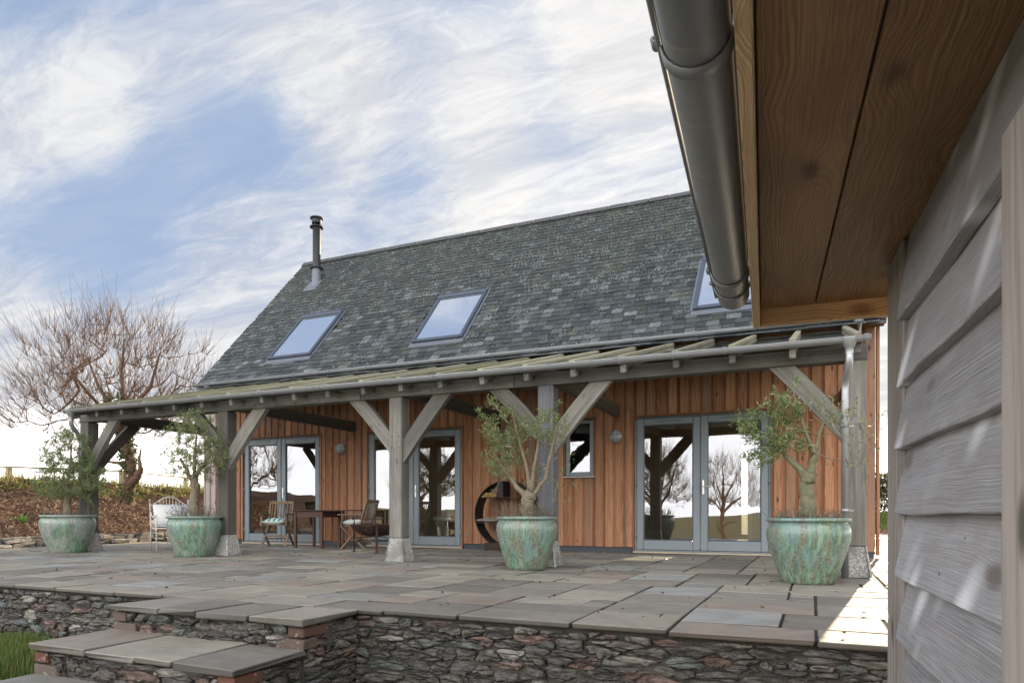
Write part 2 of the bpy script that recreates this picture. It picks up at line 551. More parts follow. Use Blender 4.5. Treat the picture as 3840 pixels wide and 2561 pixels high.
M["grey_paint"] = simple("grey_painted_frame", (.205, .235, .255), 0.42, nscale=3, nvar=0.06)
M["dark_gap"] = simple("dark_seal", (.03, .03, .032), 0.7)
M["galv"] = simple("galvanised_steel", (.34, .355, .37), 0.36, 0.65, 6, 0.10)
def mat_gutter():
    m_, n = new_mat("grey_coated_gutter")
    o = n("ShaderNodeTexCoord").outputs["Object"]
    d1 = n.noise(scaled(n, o, (14, 3, 14)), 1.0, 6, 0.7)
    d2 = n.noise(o, 70, 4, 0.7)
    col = n.mix(n.sstep(d1, 0.35, 0.72), (.155, .165, .172), (.21, .215, .21))
    col = n.mix(n.math("MULTIPLY", n.sstep(d2, 0.60, 0.72), 0.5), col, (.09, .085, .075))
    dr = n.sstep(n.noise(scaled(n, o, (3, 26, 3)), 1.0, 4, 0.6), 0.60, 0.74)
    col = n.mix(n.math("MULTIPLY", dr, 0.45), col, (.27, .27, .25))
    finish(n, col, n.math("MULTIPLY_ADD", d1, 0.25, 0.30), d2, 0.06, 0.004, 0.15)
    return m_


M["gutter_paint"] = mat_gutter()
M["concrete"] = None
M["sill"] = simple("beige_threshold", (.45, .38, .29), 0.6)
M["lead"] = simple("lead_flashing", (.125, .14, .165), 0.5, 0.2, 5, 0.15)
M["skyframe"] = simple("anthracite_frame", (.055, .07, .095), 0.4, 0.2, 5, 0.1)
M["flue"] = simple("dark_flue", (.024, .026, .030), 0.6, 0.0, 5, 0.1)
M["steel_dark"] = simple("blackened_steel", (.016, .015, .015), 0.55, 0.2, 9, 0.3)
M["chrome"] = simple("satin_handle", (.6, .6, .58), 0.25, 0.9)
M["soil"] = simple("potting_soil", (.05, .04, .03), 0.95, nscale=60, nvar=0.6, bump=0.8)
M["int_wall"] = simple("interior_plaster", (.62, .55, .45), 0.9, nscale=1.2, nvar=0.08)
M["cream"] = simple("cream_paint", (.55, .50, .38), 0.5)
M["curtain"] = simple("pale_curtain", (.72, .72, .68), 0.9)
M["white_cloth"] = simple("white_cotton", (.72, .72, .70), 0.9, nscale=30, nvar=0.05, bump=0.1)
M["terracotta"] = simple("terracotta", (.55, .16, .06), 0.8, nscale=14, nvar=0.15)
M["opal"] = simple("frosted_lamp_glass", (.42, .46, .45), 0.3, nscale=40, nvar=0.12)
M["stem"] = simple("pale_twig", (.215, .18, .115), 0.8, nscale=30, nvar=0.25)
M["stem_green"] = simple("lichened_bark", (.135, .128, .075), 0.9, nscale=24, nvar=0.65, bump=1.0)


def mat_concrete():
    m_, n = new_mat("exposed_aggregate_concrete")
    o = n("ShaderNodeTexCoord").outputs["Object"]
    v = n("ShaderNodeTexVoronoi", {"Vector": o, "Scale": 85.0}).outputs["Color"]
    v = n("ShaderNodeSeparateColor", {0: v}).outputs[0]
    b = n.noise(o, 3.5, 5, 0.6)
    col = n.mix(n.sstep(v, 0.2, 0.95), (.20, .195, .18), (.46, .45, .42))
    col = n.mix(n.sstep(b, 0.45, 0.7), col, (.17, .17, .155))
    finish(n, col, 0.85, v, 0.35, 0.006)
    return m_


M["concrete"] = mat_concrete()


def mat_slate():
    m_, n = new_mat("lichened_slate")
    g, r1, r2, r3 = attrs(n)
    o = n("ShaderNodeTexCoord").outputs["Object"]
    base = n.ramp(r1, [(0.0, (.015, .019, .021)), (0.40, (.025, .030, .032)), (0.70, (.042, .049, .050)), (0.88, (.076, .087, .089)), (1.0, (.165, .185, .192))])
    tint = n.mix(n.sstep(r2, 0.5, 1.0), base, n.mix(0.5, base, (.085, .095, .080)))
    tex = n.noise(o, 17.0, 6, 0.7)
    col = n.mix(n.sstep(tex, 0.3, 0.75), n.mix(0.55, tint, (.018, .022, .024)), tint)
    # dark moss and pale lichen gather on the upper courses
    z = n("ShaderNodeSeparateXYZ", {0: o}).outputs[2]
    up = n.sstep(z, 3.8, 6.6)
    big = n.noise(o, 0.75, 4, 0.6)
    moss = n.sstep(n.math("ADD", n.noise(o, 9.0, 5, 0.7), n.math("MULTIPLY", n.math("ADD", up, big), 0.20)), 0.66, 0.80)
    col = n.mix(n.math("MULTIPLY", moss, 0.85), col, (.032, .036, .030))
    yel = n.sstep(n.noise(o, 1.7, 6, 0.7), 0.52, 0.72)
    col = n.mix(n.math("MULTIPLY", yel, 0.22), col, (.125, .120, .046))
    sp = n("ShaderNodeTexVoronoi", {"Vector": o, "Scale": 21.0}).outputs["Distance"]
    sp2 = n.noise(o, 33.0, 3, 0.6)
    lich = n.math("MULTIPLY", n.sstep(n.math("ADD", sp, n.math("MULTIPLY", sp2, -0.40)), 0.16, 0.03), n.sstep(n.math("ADD", big, n.math("MULTIPLY", up, 0.24)), 0.38, 0.62))
    lich = n.math("MULTIPLY", lich, n.sstep(n.noise(o, 4.0, 4, 0.6), 0.42, 0.60))
    col = n.mix(n.math("MULTIPLY", lich, 0.65), col, (.30, .325, .315))
    org = n.sstep(n.noise(o, 3.1, 7, 0.75), 0.69, 0.75)
    col = n.mix(n.math("MULTIPLY", org, 0.7), col, (.36, .22, .05))
    finish(n, col, n.math("MULTIPLY_ADD", tex, 0.3, 0.42), tex, 0.6, 0.008, spec=0.42)
    return m_


M["slate"] = mat_slate()
M["ridge"] = simple("grey_ridge_tile", (.062, .062, .066), 0.75, nscale=9, nvar=0.3, bump=0.2)


def mat_paving():
    m_, n = new_mat("sandstone_flag")
    g, r1, r2, r3 = attrs(n)
    o = n("ShaderNodeTexCoord").outputs["Object"]
    base = n.ramp(r1, [(0.0, (.150, .136, .116)), (0.20, (.205, .187, .158)), (0.40, (.255, .230, .190)), (0.58, (.232, .190, .155)), (0.68, (.285, .257, .208)), (0.84, (.205, .202, .187)), (0.95, (.265, .27, .26)), (1.0, (.185, .150, .13))], "CONSTANT")
    base = n.mix(n.math("MULTIPLY_ADD", r2, 0.3, 0.05), base, n.mix(0.5, base, (.29, .27, .24)))
    cl = n.noise(n.vmath("ADD", o, n.vmath("MULTIPLY", n("ShaderNodeCombineXYZ", {0: r1, 1: r2, 2: 0.0}).outputs[0], (9, 9, 9))), 2.3, 5, 0.6, 1.5)
    strat = n.noise(scaled(n, n.vmath("ADD", g, n.vmath("MULTIPLY", n.noise(g, 2.0, 3, out=1), (.3, .3, .3))), (1.5, 12, 12)), 1.0, 5, 0.6)
    col = n.mix(n.math("MULTIPLY", n.sstep(cl, 0.38, 0.66), 0.62), base, n.mix(0.5, base, (.085, .082, .076)))
    col = n.mix(n.math("MULTIPLY", n.sstep(strat, 0.45, 0.8), 0.35), col, n.mix(0.6, col, (.36, .33, .28)))
    fine = n.noise(o, 60.0, 5, 0.7)
    col = n.mix(n.math("MULTIPLY", n.sstep(fine, 0.62, 0.74), 0.5), col, (.07, .068, .06))
    col = n.mix(n.math("MULTIPLY", n.sstep(r3, 0.10, 0.9), 0.62), col, (.022, .020, .017))
    wet = n.sstep(n.noise(o, 0.55, 3, 0.5), 0.52, 0.66)
    rg = n.math("MULTIPLY_ADD", wet, -0.42, n.math("MULTIPLY_ADD", cl, 0.20, 0.68))
    h = n.math("ADD", n.math("MULTIPLY", strat, 0.8), n.math("MULTIPLY", n.noise(o, 9, 4, 0.6), 0.5))
    finish(n, col, rg, h, 0.30, 0.012, spec=0.28)
    return m_


M["paving"] = mat_paving()


def mat_stone():
    m_, n = new_mat("rubble_stone")
    g, r1, r2, r3 = attrs(n)
    base = n.ramp(r1, [(0.0, (.070, .065, .059)), (0.18, (.120, .110, .096)), (0.36, (.088, .085, .080)), (0.52, (.155, .138, .116)), (0.64, (.098, .108, .108)), (0.72, (.145, .088, .064)), (0.79, (.086, .072, .060)), (0.87, (.30, .275, .24)), (0.93, (.110, .132, .126)), (0.97, (.185, .105, .088)), (1.0, (.34, .31, .28))], "CONSTANT")
    red = n.mix(r2, (.20, .115, .095), (.15, .12, .095))
    base = n.mix(n.math("MULTIPLY", r3, 0.0), base, red)
    v = scaled(n, n.vmath("ADD", g, n.vmath("MULTIPLY", n.noise(g, 7.0, 3, out=1), (.05, .05, .05))), (9, 30, 42))
    v = n.vmath("ADD", v, n.vmath("MULTIPLY", n("ShaderNodeCombineXYZ", {0: r1, 1: r2, 2: r3}).outputs[0], (50, 50, 50)))
    lay = n.noise(v, 1.0, 6, 0.65)
    sp = n.noise(g, 55.0, 5, 0.75)
    col = n.mix(n.sstep(lay, 0.30, 0.70), n.mix(0.78, base, (.030, .028, .025)), n.mix(0.20, n.mix(0.4, base, n.vmath("MULTIPLY", base, (1.9, 1.9, 1.9))), (.45, .43, .40)))
    col = n.mix(n.math("MULTIPLY", n.sstep(sp, 0.60, 0.72), 0.55), col, (.42, .41, .37))
    col = n.mix(n.math("MULTIPLY", n.sstep(n.noise(g, 16, 4, 0.7), 0.60, 0.72), 0.6), col, (.17, .085, .040))
    h = n.math("ADD", lay, n.math("MULTIPLY", sp, 0.5))
    crk = n("ShaderNodeTexVoronoi", {"Vector": scaled(n, v, (.16, .3, .3)), "Scale": 1.0}, feature="DISTANCE_TO_EDGE").outputs["Distance"]
    ck = n.sstep(crk, 0.05, 0.0)
    col = n.mix(n.math("MULTIPLY", ck, 0.7), col, (.02, .019, .017))
    h = n.math("SUBTRACT", h, n.math("MULTIPLY", ck, 0.6))
    finish(n, col, 0.8, h, 1.0, 0.03, spec=0.3)
    return m_


M["stone"] = mat_stone()
M["mortar"] = simple("grey_mortar", (.070, .064, .055), 0.95, nscale=45, nvar=0.5, bump=0.9)


def mat_brick():
    m_, n = new_mat("old_red_brick")
    g, r1, r2, r3 = attrs(n)
    b = n.noise(g, 22, 5, 0.7)
    col = n.mix(r1, (.066, .026, .018), (.125, .045, .026))
    col = n.mix(n.sstep(r2, 0.45, 0.6), col, (.095, .075, .062))
    col = n.mix(n.math("MULTIPLY", n.sstep(b, 0.35, 0.7), 0.5), col, (.10, .065, .05))
    wl = n("ShaderNodeTexVoronoi", {"Vector": g, "Scale": 38.0}).outputs["Distance"]
    col = n.mix(n.math("MULTIPLY", n.math("MULTIPLY", n.sstep(wl, 0.45, 0.25), n.sstep(n.noise(g, 9, 3), 0.54, 0.64)), 0.7), col, (.30, .30, .26))
    finish(n, col, 0.85, b, 0.6, 0.01)
    return m_


M["brick"] = mat_brick()


def mat_glass(name, refl, tint, rough=0.0, dirt=0.0):
    m_, n = new_mat(name)
    tr = n("ShaderNodeBsdfTransparent", {"Color": (*tint, 1)})
    gl = n("ShaderNodeBsdfGlossy", {"Color": (0.97, 0.98, 1, 1), "Roughness": rough})
    fr = n("ShaderNodeFresnel", {"IOR": 1.5}).outputs[0]
    fac = n.math("ADD", fr, refl, clamp=True)
    mx = n("ShaderNodeMixShader", {0: fac, 1: tr.outputs[0], 2: gl.outputs[0]})
    out = mx.outputs[0]
    if dirt:
        o = n("ShaderNodeTexCoord").outputs["Object"]
        df = n("ShaderNodeBsdfDiffuse", {"Color": (.42, .45, .36, 1)})
        dm = n.math("MULTIPLY", n.sstep(n.noise(o, 5, 6, 0.7), 0.35, 0.8), dirt)
        out = n("ShaderNodeMixShader", {0: dm, 1: out, 2: df.outputs[0]}).outputs[0]
    n("ShaderNodeOutputMaterial", {"Surface": out})
    return m_


M["pane"] = mat_glass("coated_window_glass", 0.21, (.62, .66, .64))
M["skypane"] = mat_glass("skylight_glass", 0.95, (.35, .40, .45))
M["roofglass"] = mat_glass("porch_roof_glass", 0.03, (.90, .93, .91), 0.02, 0.09)


def mat_glaze():
    m_, n = new_mat("drip_glazed_pottery")
    g, r1, r2, r3 = attrs(n)
    off = n.vmath("MULTIPLY", n("ShaderNodeCombineXYZ", {0: r1, 1: r2, 2: r3}).outputs[0], (7, 11, 3))
    v = n.vmath("ADD", g, off)
    dr = n.noise(scaled(n, v, (24, 24, 2.0)), 1.0, 6, 0.70, 0.8)
    dr2 = n.noise(scaled(n, v, (14, 14, 1.0)), 1.0, 5, 0.65, 0.6)
    sp = n.noise(v, 48.0, 6, 0.75)
    bl = n.noise(v, 3.0, 4, 0.6)
    zz = n("ShaderNodeSeparateXYZ", {0: g}).outputs[2]
    up = n.sstep(zz, 0.10, 0.60)
    col = n.ramp(dr, [(0.22, (.022, .060, .055)), (0.38, (.060, .130, .095)), (0.50, (.125, .215, .150)), (0.62, (.215, .305, .215)), (0.80, (.33, .385, .270))])
    col = n.mix(n.math("MULTIPLY", n.sstep(n.math("ADD", bl, n.math("MULTIPLY", up, 0.14)), 0.50, 0.72), 0.6), col, (.17, .255, .275))
    # browns run in streaks; how many differs from pot to pot
    bm = n.sstep(n.math("ADD", dr2, n.math("MULTIPLY", r1, 0.17)), 0.56, 0.74)
    col = n.mix(n.math("MULTIPLY", bm, 0.66), col, n.mix(n.sstep(sp, 0.4, 0.65), (.10, .062, .036), (.25, .20, .13)))
    gm = n.sstep(n.math("ADD", bl, n.math("MULTIPLY", n.math("SUBTRACT", r2, 0.5), 0.5)), 0.62, 0.80)
    col = n.mix(n.math("MULTIPLY", gm, 0.75), col, n.mix(n.sstep(sp, 0.4, 0.65), (.20, .195, .18), (.36, .35, .32)))
    col = n.mix(n.math("MULTIPLY", n.sstep(sp, 0.55, 0.70), 0.55), col, (.36, .40, .30))
    col = n.mix(n.math("MULTIPLY", n.sstep(n.noise(v, 20, 5, 0.7), 0.60, 0.70), 0.5), col, (.05, .075, .07))
    rim = n.sstep(zz, 0.585, 0.60)
    finish(n, col, n.math("MULTIPLY_ADD", sp, 0.35, 0.12), n.math("ADD", n.math("MULTIPLY", sp, 0.5), dr), 0.28, 0.008, spec=0.55)
    return m_


M["glaze"] = mat_glaze()


def mat_leaf(name, a, b, c=None, trans=0.35, rough=0.5):
    m_, n = new_mat(name)
    g, r1, r2, r3 = attrs(n)
    col = n.mix(r1, a, b)
    if c:
        col = n.mix(n.sstep(r2, 0.62, 0.9), col, c)
    p = n("ShaderNodeBsdfPrincipled", {"Base Color": col, "Roughness": rough, "Specular IOR Level": 0.35})
    t = n("ShaderNodeBsdfTranslucent", {"Color": col})
    mx = n("ShaderNodeMixShader", {0: trans, 1: p.outputs[0], 2: t.outputs[0]})
    n("ShaderNodeOutputMaterial", {"Surface": mx.outputs[0]})
    return m_


M["olive_leaf"] = mat_leaf("olive_leaf", (.075, .120, .036), (.20, .245, .095), (.31, .34, .17), 0.3, 0.40)
M["thyme"] = mat_leaf("grey_green_leaf", (.08, .095, .075), (.17, .185, .16), (.13, .10, .075))
M["grass"] = mat_leaf("grass_blade", (.05, .10, .018), (.13, .20, .040), (.24, .21, .08))
M["drygrass"] = mat_leaf("dry_grass_blade", (.11, .14, .04), (.24, .23, .09), (.30, .24, .13))
M["litter"] = mat_leaf("dead_leaf", (.065, .036, .022), (.20, .118, .075), (.34, .25, .18), 0.25, 0.7)
M["strap"] = mat_leaf("strap_leaf", (.05, .14, .03), (.14, .24, .06))
M["ivy"] = mat_leaf("ivy_leaf", (.030, .055, .018), (.085, .11, .035), (.16, .15, .05))
M["ground_ivy"] = mat_leaf("yellow_green_leaf", (.10, .13, .025), (.27, .27, .07), (.24, .14, .05))
M["berry"] = mat_leaf("dry_orange_leaf", (.40, .17, .045), (.55, .28, .09), (.30, .2, .09))
M["bark"] = simple("bare_tree_bark", (.100, .057, .036), 0.9, nscale=12, nvar=0.55, bump=0.7)
M["olive_bark"] = simple("olive_bark", (.165, .138, .095), 0.9, nscale=26, nvar=0.6, bump=1.0)


def mat_ground(name, a, b, c, s=2.0, bump=0.5):
    m_, n = new_mat(name)
    o = n("ShaderNodeTexCoord").outputs["Object"]
    col = n.ramp(n.noise(o, s, 8, 0.7), [(0.3, a), (0.5, b), (0.72, c)])
    finish(n, col, 0.95, n.noise(o, s * 12, 6, 0.7), bump, 0.03, spec=0.2)
    return m_


M["mulch"] = mat_ground("bark_mulch", (.055, .030, .018), (.125, .072, .045), (.23, .15, .10), 9.0, 1.0)
M["lawn"] = mat_ground("turf_soil", (.030, .045, .014), (.055, .075, .022), (.085, .10, .04), 3.0)
M["field"] = mat_ground("field_ground", (.09, .10, .035), (.17, .15, .055), (.20, .115, .06), 0.012, 0.2)
M["bed"] = mat_ground("joint_grit", (.030, .028, .024), (.055, .050, .043), (.085, .078, .066), 14.0)


def mat_rust():
    m_, n = new_mat("rusted_steel")
    o = n("ShaderNodeTexCoord").outputs["Object"]
    f = n.noise(o, 7, 7, 0.7)
    col = n.ramp(f, [(0.3, (.016, .010, .009)), (0.52, (.045, .021, .015)), (0.75, (.10, .042, .025))])
    finish(n, col, 0.72, f, 0.3, 0.006, 0.25)
    return m_


M["rust"] = mat_rust()


def mat_whitewire():
    m_, n = new_mat("chipped_white_wire")
    o = n("ShaderNodeTexCoord").outputs["Object"]
    f = n.sstep(n.noise(o, 16, 5, 0.7), 0.52, 0.64)
    finish(n, n.mix(f, (.58, .55, .50), (.26, .13, .07)), 0.6)
    return m_


M["whitewire"] = mat_whitewire()


def mat_stripes():
    m_, n = new_mat("teal_striped_cotton")
    o = n("ShaderNodeTexCoord").outputs["Object"]
    s = n("ShaderNodeSeparateXYZ", {0: o})
    st = n.math("GREATER_THAN", n.math("SINE", n.math("MULTIPLY", s.outputs[0], 62.0)), 0.05)
    top = n.math("GREATER_THAN", s.outputs[2], 0.012)
    finish(n, n.mix(n.math("MULTIPLY", st, top), (.70, .68, .64), (.06, .38, .36)), 0.9, n.noise(o, 40, 3), 0.15, 0.004)
    return m_


M["stripes"] = mat_stripes()


def mat_print():
    m_, n = new_mat("blue_printed_cotton")
    o = n("ShaderNodeTexCoord").outputs["Object"]
    v = n("ShaderNodeTexVoronoi", {"Vector": o, "Scale": 17.0}).outputs["Distance"]
    q = n.math("MULTIPLY", n.sstep(v, 0.42, 0.34), n.sstep(n.noise(o, 45, 3), 0.40, 0.5))
    finish(n, n.mix(q, (.66, .68, .70), (.17, .22, .30)), 0.9)
    return m_


M["print"] = mat_print()


# ------------------------------------------------------------------ ground
def smooth(x, a, b):
    t = np.clip((x - a) / (b - a), 0, 1)
    return t * t * (3 - 2 * t)


def edging_x(y):
    return np.interp(y, [-50, 9.0, 10.3, 14.0, 60], [-14.55, -14.5, -14.45, -15.3, -17.0])


def bank_h(x, y):
    s = np.maximum(edging_x(y) - x, 0)
    h = np.interp(s, [0, .25, 1.9, 3.7, 6.5, 12, 40, 200], [-.02, .12, .80, 1.42, 1.52, 1.2, .0, -6.0])
    bump = .05 * np.sin(x * 2.3 + y * 1.1) + .04 * np.sin(x * 4.1 - y * 3.3) + .03 * np.sin(y * 6.1 + x)
    return h + bump * smooth(s, .2, 1.0) * (1 - smooth(s, 20, 40))


def land(x, y):
    """lawn in front of the terrace, level ground under and behind it, far fields falling away"""
    front = -0.93 + 0.42 * smooth(-x, 4.6, 6.2) * smooth(y, 0.0, 3.5) + .02 * np.sin(x * 1.7) * np.cos(y * 2.1)
    front = front - 2.2 * smooth(-y, 8, 70) - 9 * smooth(-y, 70, 320)
    far = np.hypot(x, y)
    front = front + smooth(-y, 300, 900) * (15 + 7 * np.sin(x * .006) + 5 * np.sin(x * .013 + 1.2))
    back = -0.14 - 1.2 * smooth(y, 45, 160) + 0 * x
    t = smooth(y, 4.2, 4.5)
    return front * (1 - t) + back * t


def grid(name, xs, ys, fn, mat, kind="structure", **props):
    X, Y = np.meshgrid(xs, ys)
    v = np.stack([X, Y, fn(X, Y)], -1).reshape(-1, 3)
    nx, ny = len(xs), len(ys)
    i = (np.arange(ny - 1)[:, None] * nx + np.arange(nx - 1)[None, :]).ravel()
    f = np.stack([i, i + 1, i + nx + 1, i + nx], -1)
    return np_mesh(name, v, f, mat, kind=kind, smooth=True, **props)


def spread(lo, hi, near, n):
    """coordinates close together inside near and wider apart outside"""
    a = np.linspace(near[0], near[1], n)
    step = a[1] - a[0]
    up = near[1] + np.cumsum(step * 1.28 ** np.arange(1, 60))
    dn = near[0] - np.cumsum(step * 1.28 ** np.arange(1, 60))
    return np.concatenate([[lo], dn[dn > lo][::-1], a, up[up < hi], [hi]])


grid("ground", spread(-1500, 1500, (-10, 4), 71), spread(-1500, 1500, (-2, 6), 60), land, M["field"],
     label="rolling fields below the terrace")
grid("lawn", np.linspace(-13, 5, 90), np.linspace(-6, 4.12, 60), lambda x, y: land(x, y) + .006, M["lawn"])
grid("bank", np.concatenate([np.linspace(-60, -24, 10), np.linspace(-23.5, -14.3, 90)]), np.concatenate([np.linspace(2, 30, 120), np.linspace(32, 80, 8)]), bank_h, M["mulch"])
grid("garden_ground", np.linspace(.8, 14, 24), np.linspace(24, 60, 40),
     lambda x, y: -.03 + .62 * smooth(y, 30, 36) + .02 * np.sin(3 * x + 2 * y), M["lawn"])

# added unseen path at the foot of the steps, to bounce light up
pth = MB()
pth.box(-4.9, .40, -6.0, 2.30, -.94, -.905)
pth.build("bounce_path", simple("bounce_gravel", (.38, .34, .28), 0.9, nscale=30, nvar=0.3, bump=0.4), kind="structure", label="added unseen pale path at the foot of the steps")

# ------------------------------------------------------------------ terrace paving
bed = MB()
bed.box(-14.55, .62, 4.14, 11.72, -.13, -.013)
bed.box(.62, 3.4, 4.14, 30.0, -.13, -.013)
terrace = bed.build("terrace", M["bed"], kind="structure", label="stone paved terrace")


def pack(nx, ny, sizes, r):
    """fill an nx by ny grid of units with rectangles"""
    used = [[False] * nx for _ in range(ny)]
    out = []
    for j in range(ny):
        for i in range(nx):
            if used[j][i]:
                continue
            c = sizes[:]
            r.shuffle(c)
            c.sort(key=lambda s: -s[0] * s[1] + r.random() * 7)
            for (a, b) in c + [(1, 1)]:
                if i + a <= nx and j + b <= ny and not any(used[j + q][i + p] for p in range(a) for q in range(b)):
                    for p in range(a):
                        for q in range(b):
                            used[j + q][i + p] = True
                    out.append((i, j, a, b))
                    break
    return out


def slab_mesh(mb, x0, x1, y0, y1, z=0.0, th=.031, gap=.017, r=rnd, edge=.003):
    mb.piece(r)
    g = gap / 2
    z += r.uniform(-.005, .004)
    mb.box(x0 + g, x1 - g, y0 + g, y1 - g, z - th, z, "x", bev=.007, jit=edge)
    for i in range(24):          # third colour channel marks the worn, dirty arris
        mb.c[-24 + i] = (mb.pc[0], mb.pc[1], 0.0 if i % 3 == 2 else 1.0)


r_p = random.Random(21)
slabs = []
U = .2023
for (i, j, a, b) in pack(75, 37, [(3, 2), (2, 2), (2, 1), (3, 1), (4, 2), (1, 1), (3, 3), (2, 2), (4, 1), (3, 2), (2, 2), (3, 1)], r_p):
    slabs.append((-14.55 + i * U, -14.55 + (i + a) * U, 4.08 + j * U * 1.005, 4.08 + (j + b) * U * 1.005))
V = .31
for (i, j, a, b) in pack(9, 84, [(2, 1), (2, 2), (3, 2), (1, 1), (3, 1), (2, 1)], r_p):
    slabs.append((.625 + i * V, .625 + (i + a) * V, 4.08 + j * V, 4.08 + (j + b) * V))


def shown(p, area):
    u, v, dep = picture(p)
    if not (-.03 < u < 1.02 and -.05 < v < 1.05):
        return 0
    if u > .868 and dep > 2.6:
        return area / dep ** 3 * .02
    return area / dep ** 3


slabs.sort(key=lambda s: -shown(((s[0] + s[1]) / 2, (s[2] + s[3]) / 2, 0), (s[1] - s[0]) * (s[3] - s[2])))
for s in slabs[:285]:
    mb = MB()
    slab_mesh(mb, *s)
    mb.build("paving_slab", M["paving"], terrace)
mb = MB()
for s in slabs[285:]:
    slab_mesh(mb, *s)
mb.build("paving", M["paving"], terrace, kind="stuff")


# ------------------------------------------------------------------ rubble walls
def clip(poly, nx, ny, d):
    """keep the part of a polygon with nx*x + ny*y <= d"""
    out = []
    for k in range(len(poly)):
        a, b = poly[k], poly[(k + 1) % len(poly)]
        da, db = a[0] * nx + a[1] * ny - d, b[0] * nx + b[1] * ny - d
        if da <= 0:
            out.append(a)
        if (da < 0 < db) or (db < 0 < da):
            t = da / (da - db)
            out.append((a[0] + (b[0] - a[0]) * t, a[1] + (b[1] - a[1]) * t))
    return out


def rubble_cells(W, H, cw, ch, r, drop=.14):
    """irregular flat stones laid roughly level: Voronoi cells of a loose running bond"""
    seeds = []
    z, row = 0.0, 0
    while z < H + ch:
        hgt = ch * r.choice([.6, .8, 1, 1, 1.3, 1.9])
        x = -cw * r.random()
        while x < W + cw:
            wd = cw * r.choice([.4, .6, .8, 1, 1.2, 1.9])
            if r.random() > drop:
                seeds.append((x + wd / 2 + r.uniform(-.1, .1) * wd, z + hgt * r.uniform(.25, .75)))
            x += wd
        z += hgt
        row += 1
    k = cw / ch * 1.0
    S = [(x, y * k) for x, y in seeds]
    cells = []
    for i, (x, y) in enumerate(S):
        if not (-cw < x < W + cw):
            continue
        p = [(x - 3 * cw, y - 3 * cw), (x + 3 * cw, y - 3 * cw), (x + 3 * cw, y + 3 * cw), (x - 3 * cw, y + 3 * cw)]
        for j, (a, b) in enumerate(S):
            dx, dy = a - x, b - y
            if j != i and dx * dx + dy * dy < (5 * cw) ** 2:
                p = clip(p, dx, dy, (a * a + b * b - x * x - y * y) / 2)
                if not p:
                    break
        if not p:
            continue
        p = [(a, b / k) for a, b in p]
        for q in ((-1, 0, 0), (1, 0, W), (0, -1, 0), (0, 1, H)):
            p = clip(p, *q) if p else p
        if len(p) >= 3:
            xs, ys = [q[0] for q in p], [q[1] for q in p]
            if max(xs) - min(xs) > .035 and max(ys) - min(ys) > .018:
                cells.append(p)
    return cells


def stone_mesh(mb, poly, O, ax, nrm, r, gap=.011):
    """one stone: rounded outline, bulging face with broken facets"""
    O, ax, nrm = Vector(O), Vector(ax), Vector(nrm)
    up = Vector((0, 0, 1))
    cx, cy = sum(p[0] for p in poly) / len(poly), sum(p[1] for p in poly) / len(poly)
    w_, h_ = max(p[0] for p in poly) - min(p[0] for p in poly), max(p[1] for p in poly) - min(p[1] for p in poly)
    gap *= r.choice([.7, 1, 1, 1.6, 2.2])
    fx, fy = max(.55, (w_ - gap * 1.5) / w_), max(.5, (h_ - gap) / h_)
    q = []
    for k in range(len(poly)):
        a, b = poly[k], poly[(k + 1) % len(poly)]
        e = math.hypot(b[0] - a[0], b[1] - a[1])
        for t in ((.24, .76) if e < .05 else (.2, .5, .8)):
            q.append((a[0] + (b[0] - a[0]) * t, a[1] + (b[1] - a[1]) * t))
    n = len(q)
    proud = r.uniform(.002, .030)
    rough = min(w_, h_) * .11
    rings = []
    tx, ty = r.uniform(-.25, .25), r.uniform(-.25, .25)
    for (sc_, dep) in ((1.0, -.045), (1.0, proud * .35), (.86, proud), (.5, proud + .006)):
        ring = []
        for (a, b) in q:
            jx, jy, jz = (r.uniform(-1, 1) * rough for _ in range(3))
            X, Y = cx + (a - cx) * fx * sc_ + (jx if dep > 0 else 0), cy + (b - cy) * fy * sc_ + (jy if dep > 0 else 0)
            D = dep + (tx * (X - cx) + ty * (Y - cy) + jz * .7 if dep > 0 else 0)
            ring.append((X, Y, D))
        rings.append(ring)
    vs, gs = [], []
    oo = (mb.pc[0] * 20, mb.pc[1] * 20, mb.pc[2] * 20)
    for ring in rings:
        for (X, Y, D) in ring:
            vs.append(O + ax * X + up * Y + nrm * D)
            gs.append((X + oo[0], D + oo[1], Y + oo[2]))
    vs.append(O + ax * cx + up * cy + nrm * (proud + .006))
    gs.append((cx + oo[0], proud + oo[1], cy + oo[2]))
    flip = ax.cross(up).dot(nrm) < 0
    fs = []
    for i in range(3):
        for k in range(n):
            l = (k + 1) % n
            fs.append((i * n + k, i * n + l, (i + 1) * n + l, (i + 1) * n + k))
    for k in range(n):
        fs.append((3 * n + k, 3 * n + (k + 1) % n, 4 * n))
    if flip:
        fs = [f[::-1] for f in fs]
    mb.add(vs, fs, gs)


def rubble(parent, O, ax, nrm, W, H, cw, ch, seed, singles=300, holes=()):
    r = random.Random(seed)
    cs = []
    for p in rubble_cells(W, H, cw, ch, r):
        cx, cy = sum(q[0] for q in p) / len(p), sum(q[1] for q in p) / len(p)
        if any(a < cx < b and c < cy < d_ for a, b, c, d_ in holes):
            continue
        P = Vector(O) + Vector(ax) * cx + Vector((0, 0, cy))
        xs, ys = [q[0] for q in p], [q[1] for q in p]
        cs.append((-shown(P, (max(xs) - min(xs)) * (max(ys) - min(ys))), p))
    cs.sort(key=lambda t: t[0])
    rest = MB()
    for i, (k, p) in enumerate(cs):
        if i < singles and k < 0:
            mb = MB().piece(r)
            stone_mesh(mb, p, O, ax, nrm, r)
            mb.build("stone", M["stone"], parent)
        else:
            rest.piece(r)
            stone_mesh(rest, p, O, ax, nrm, r)
    if rest.v:
        rest.build("small_stones", M["stone"], parent, kind="stuff")


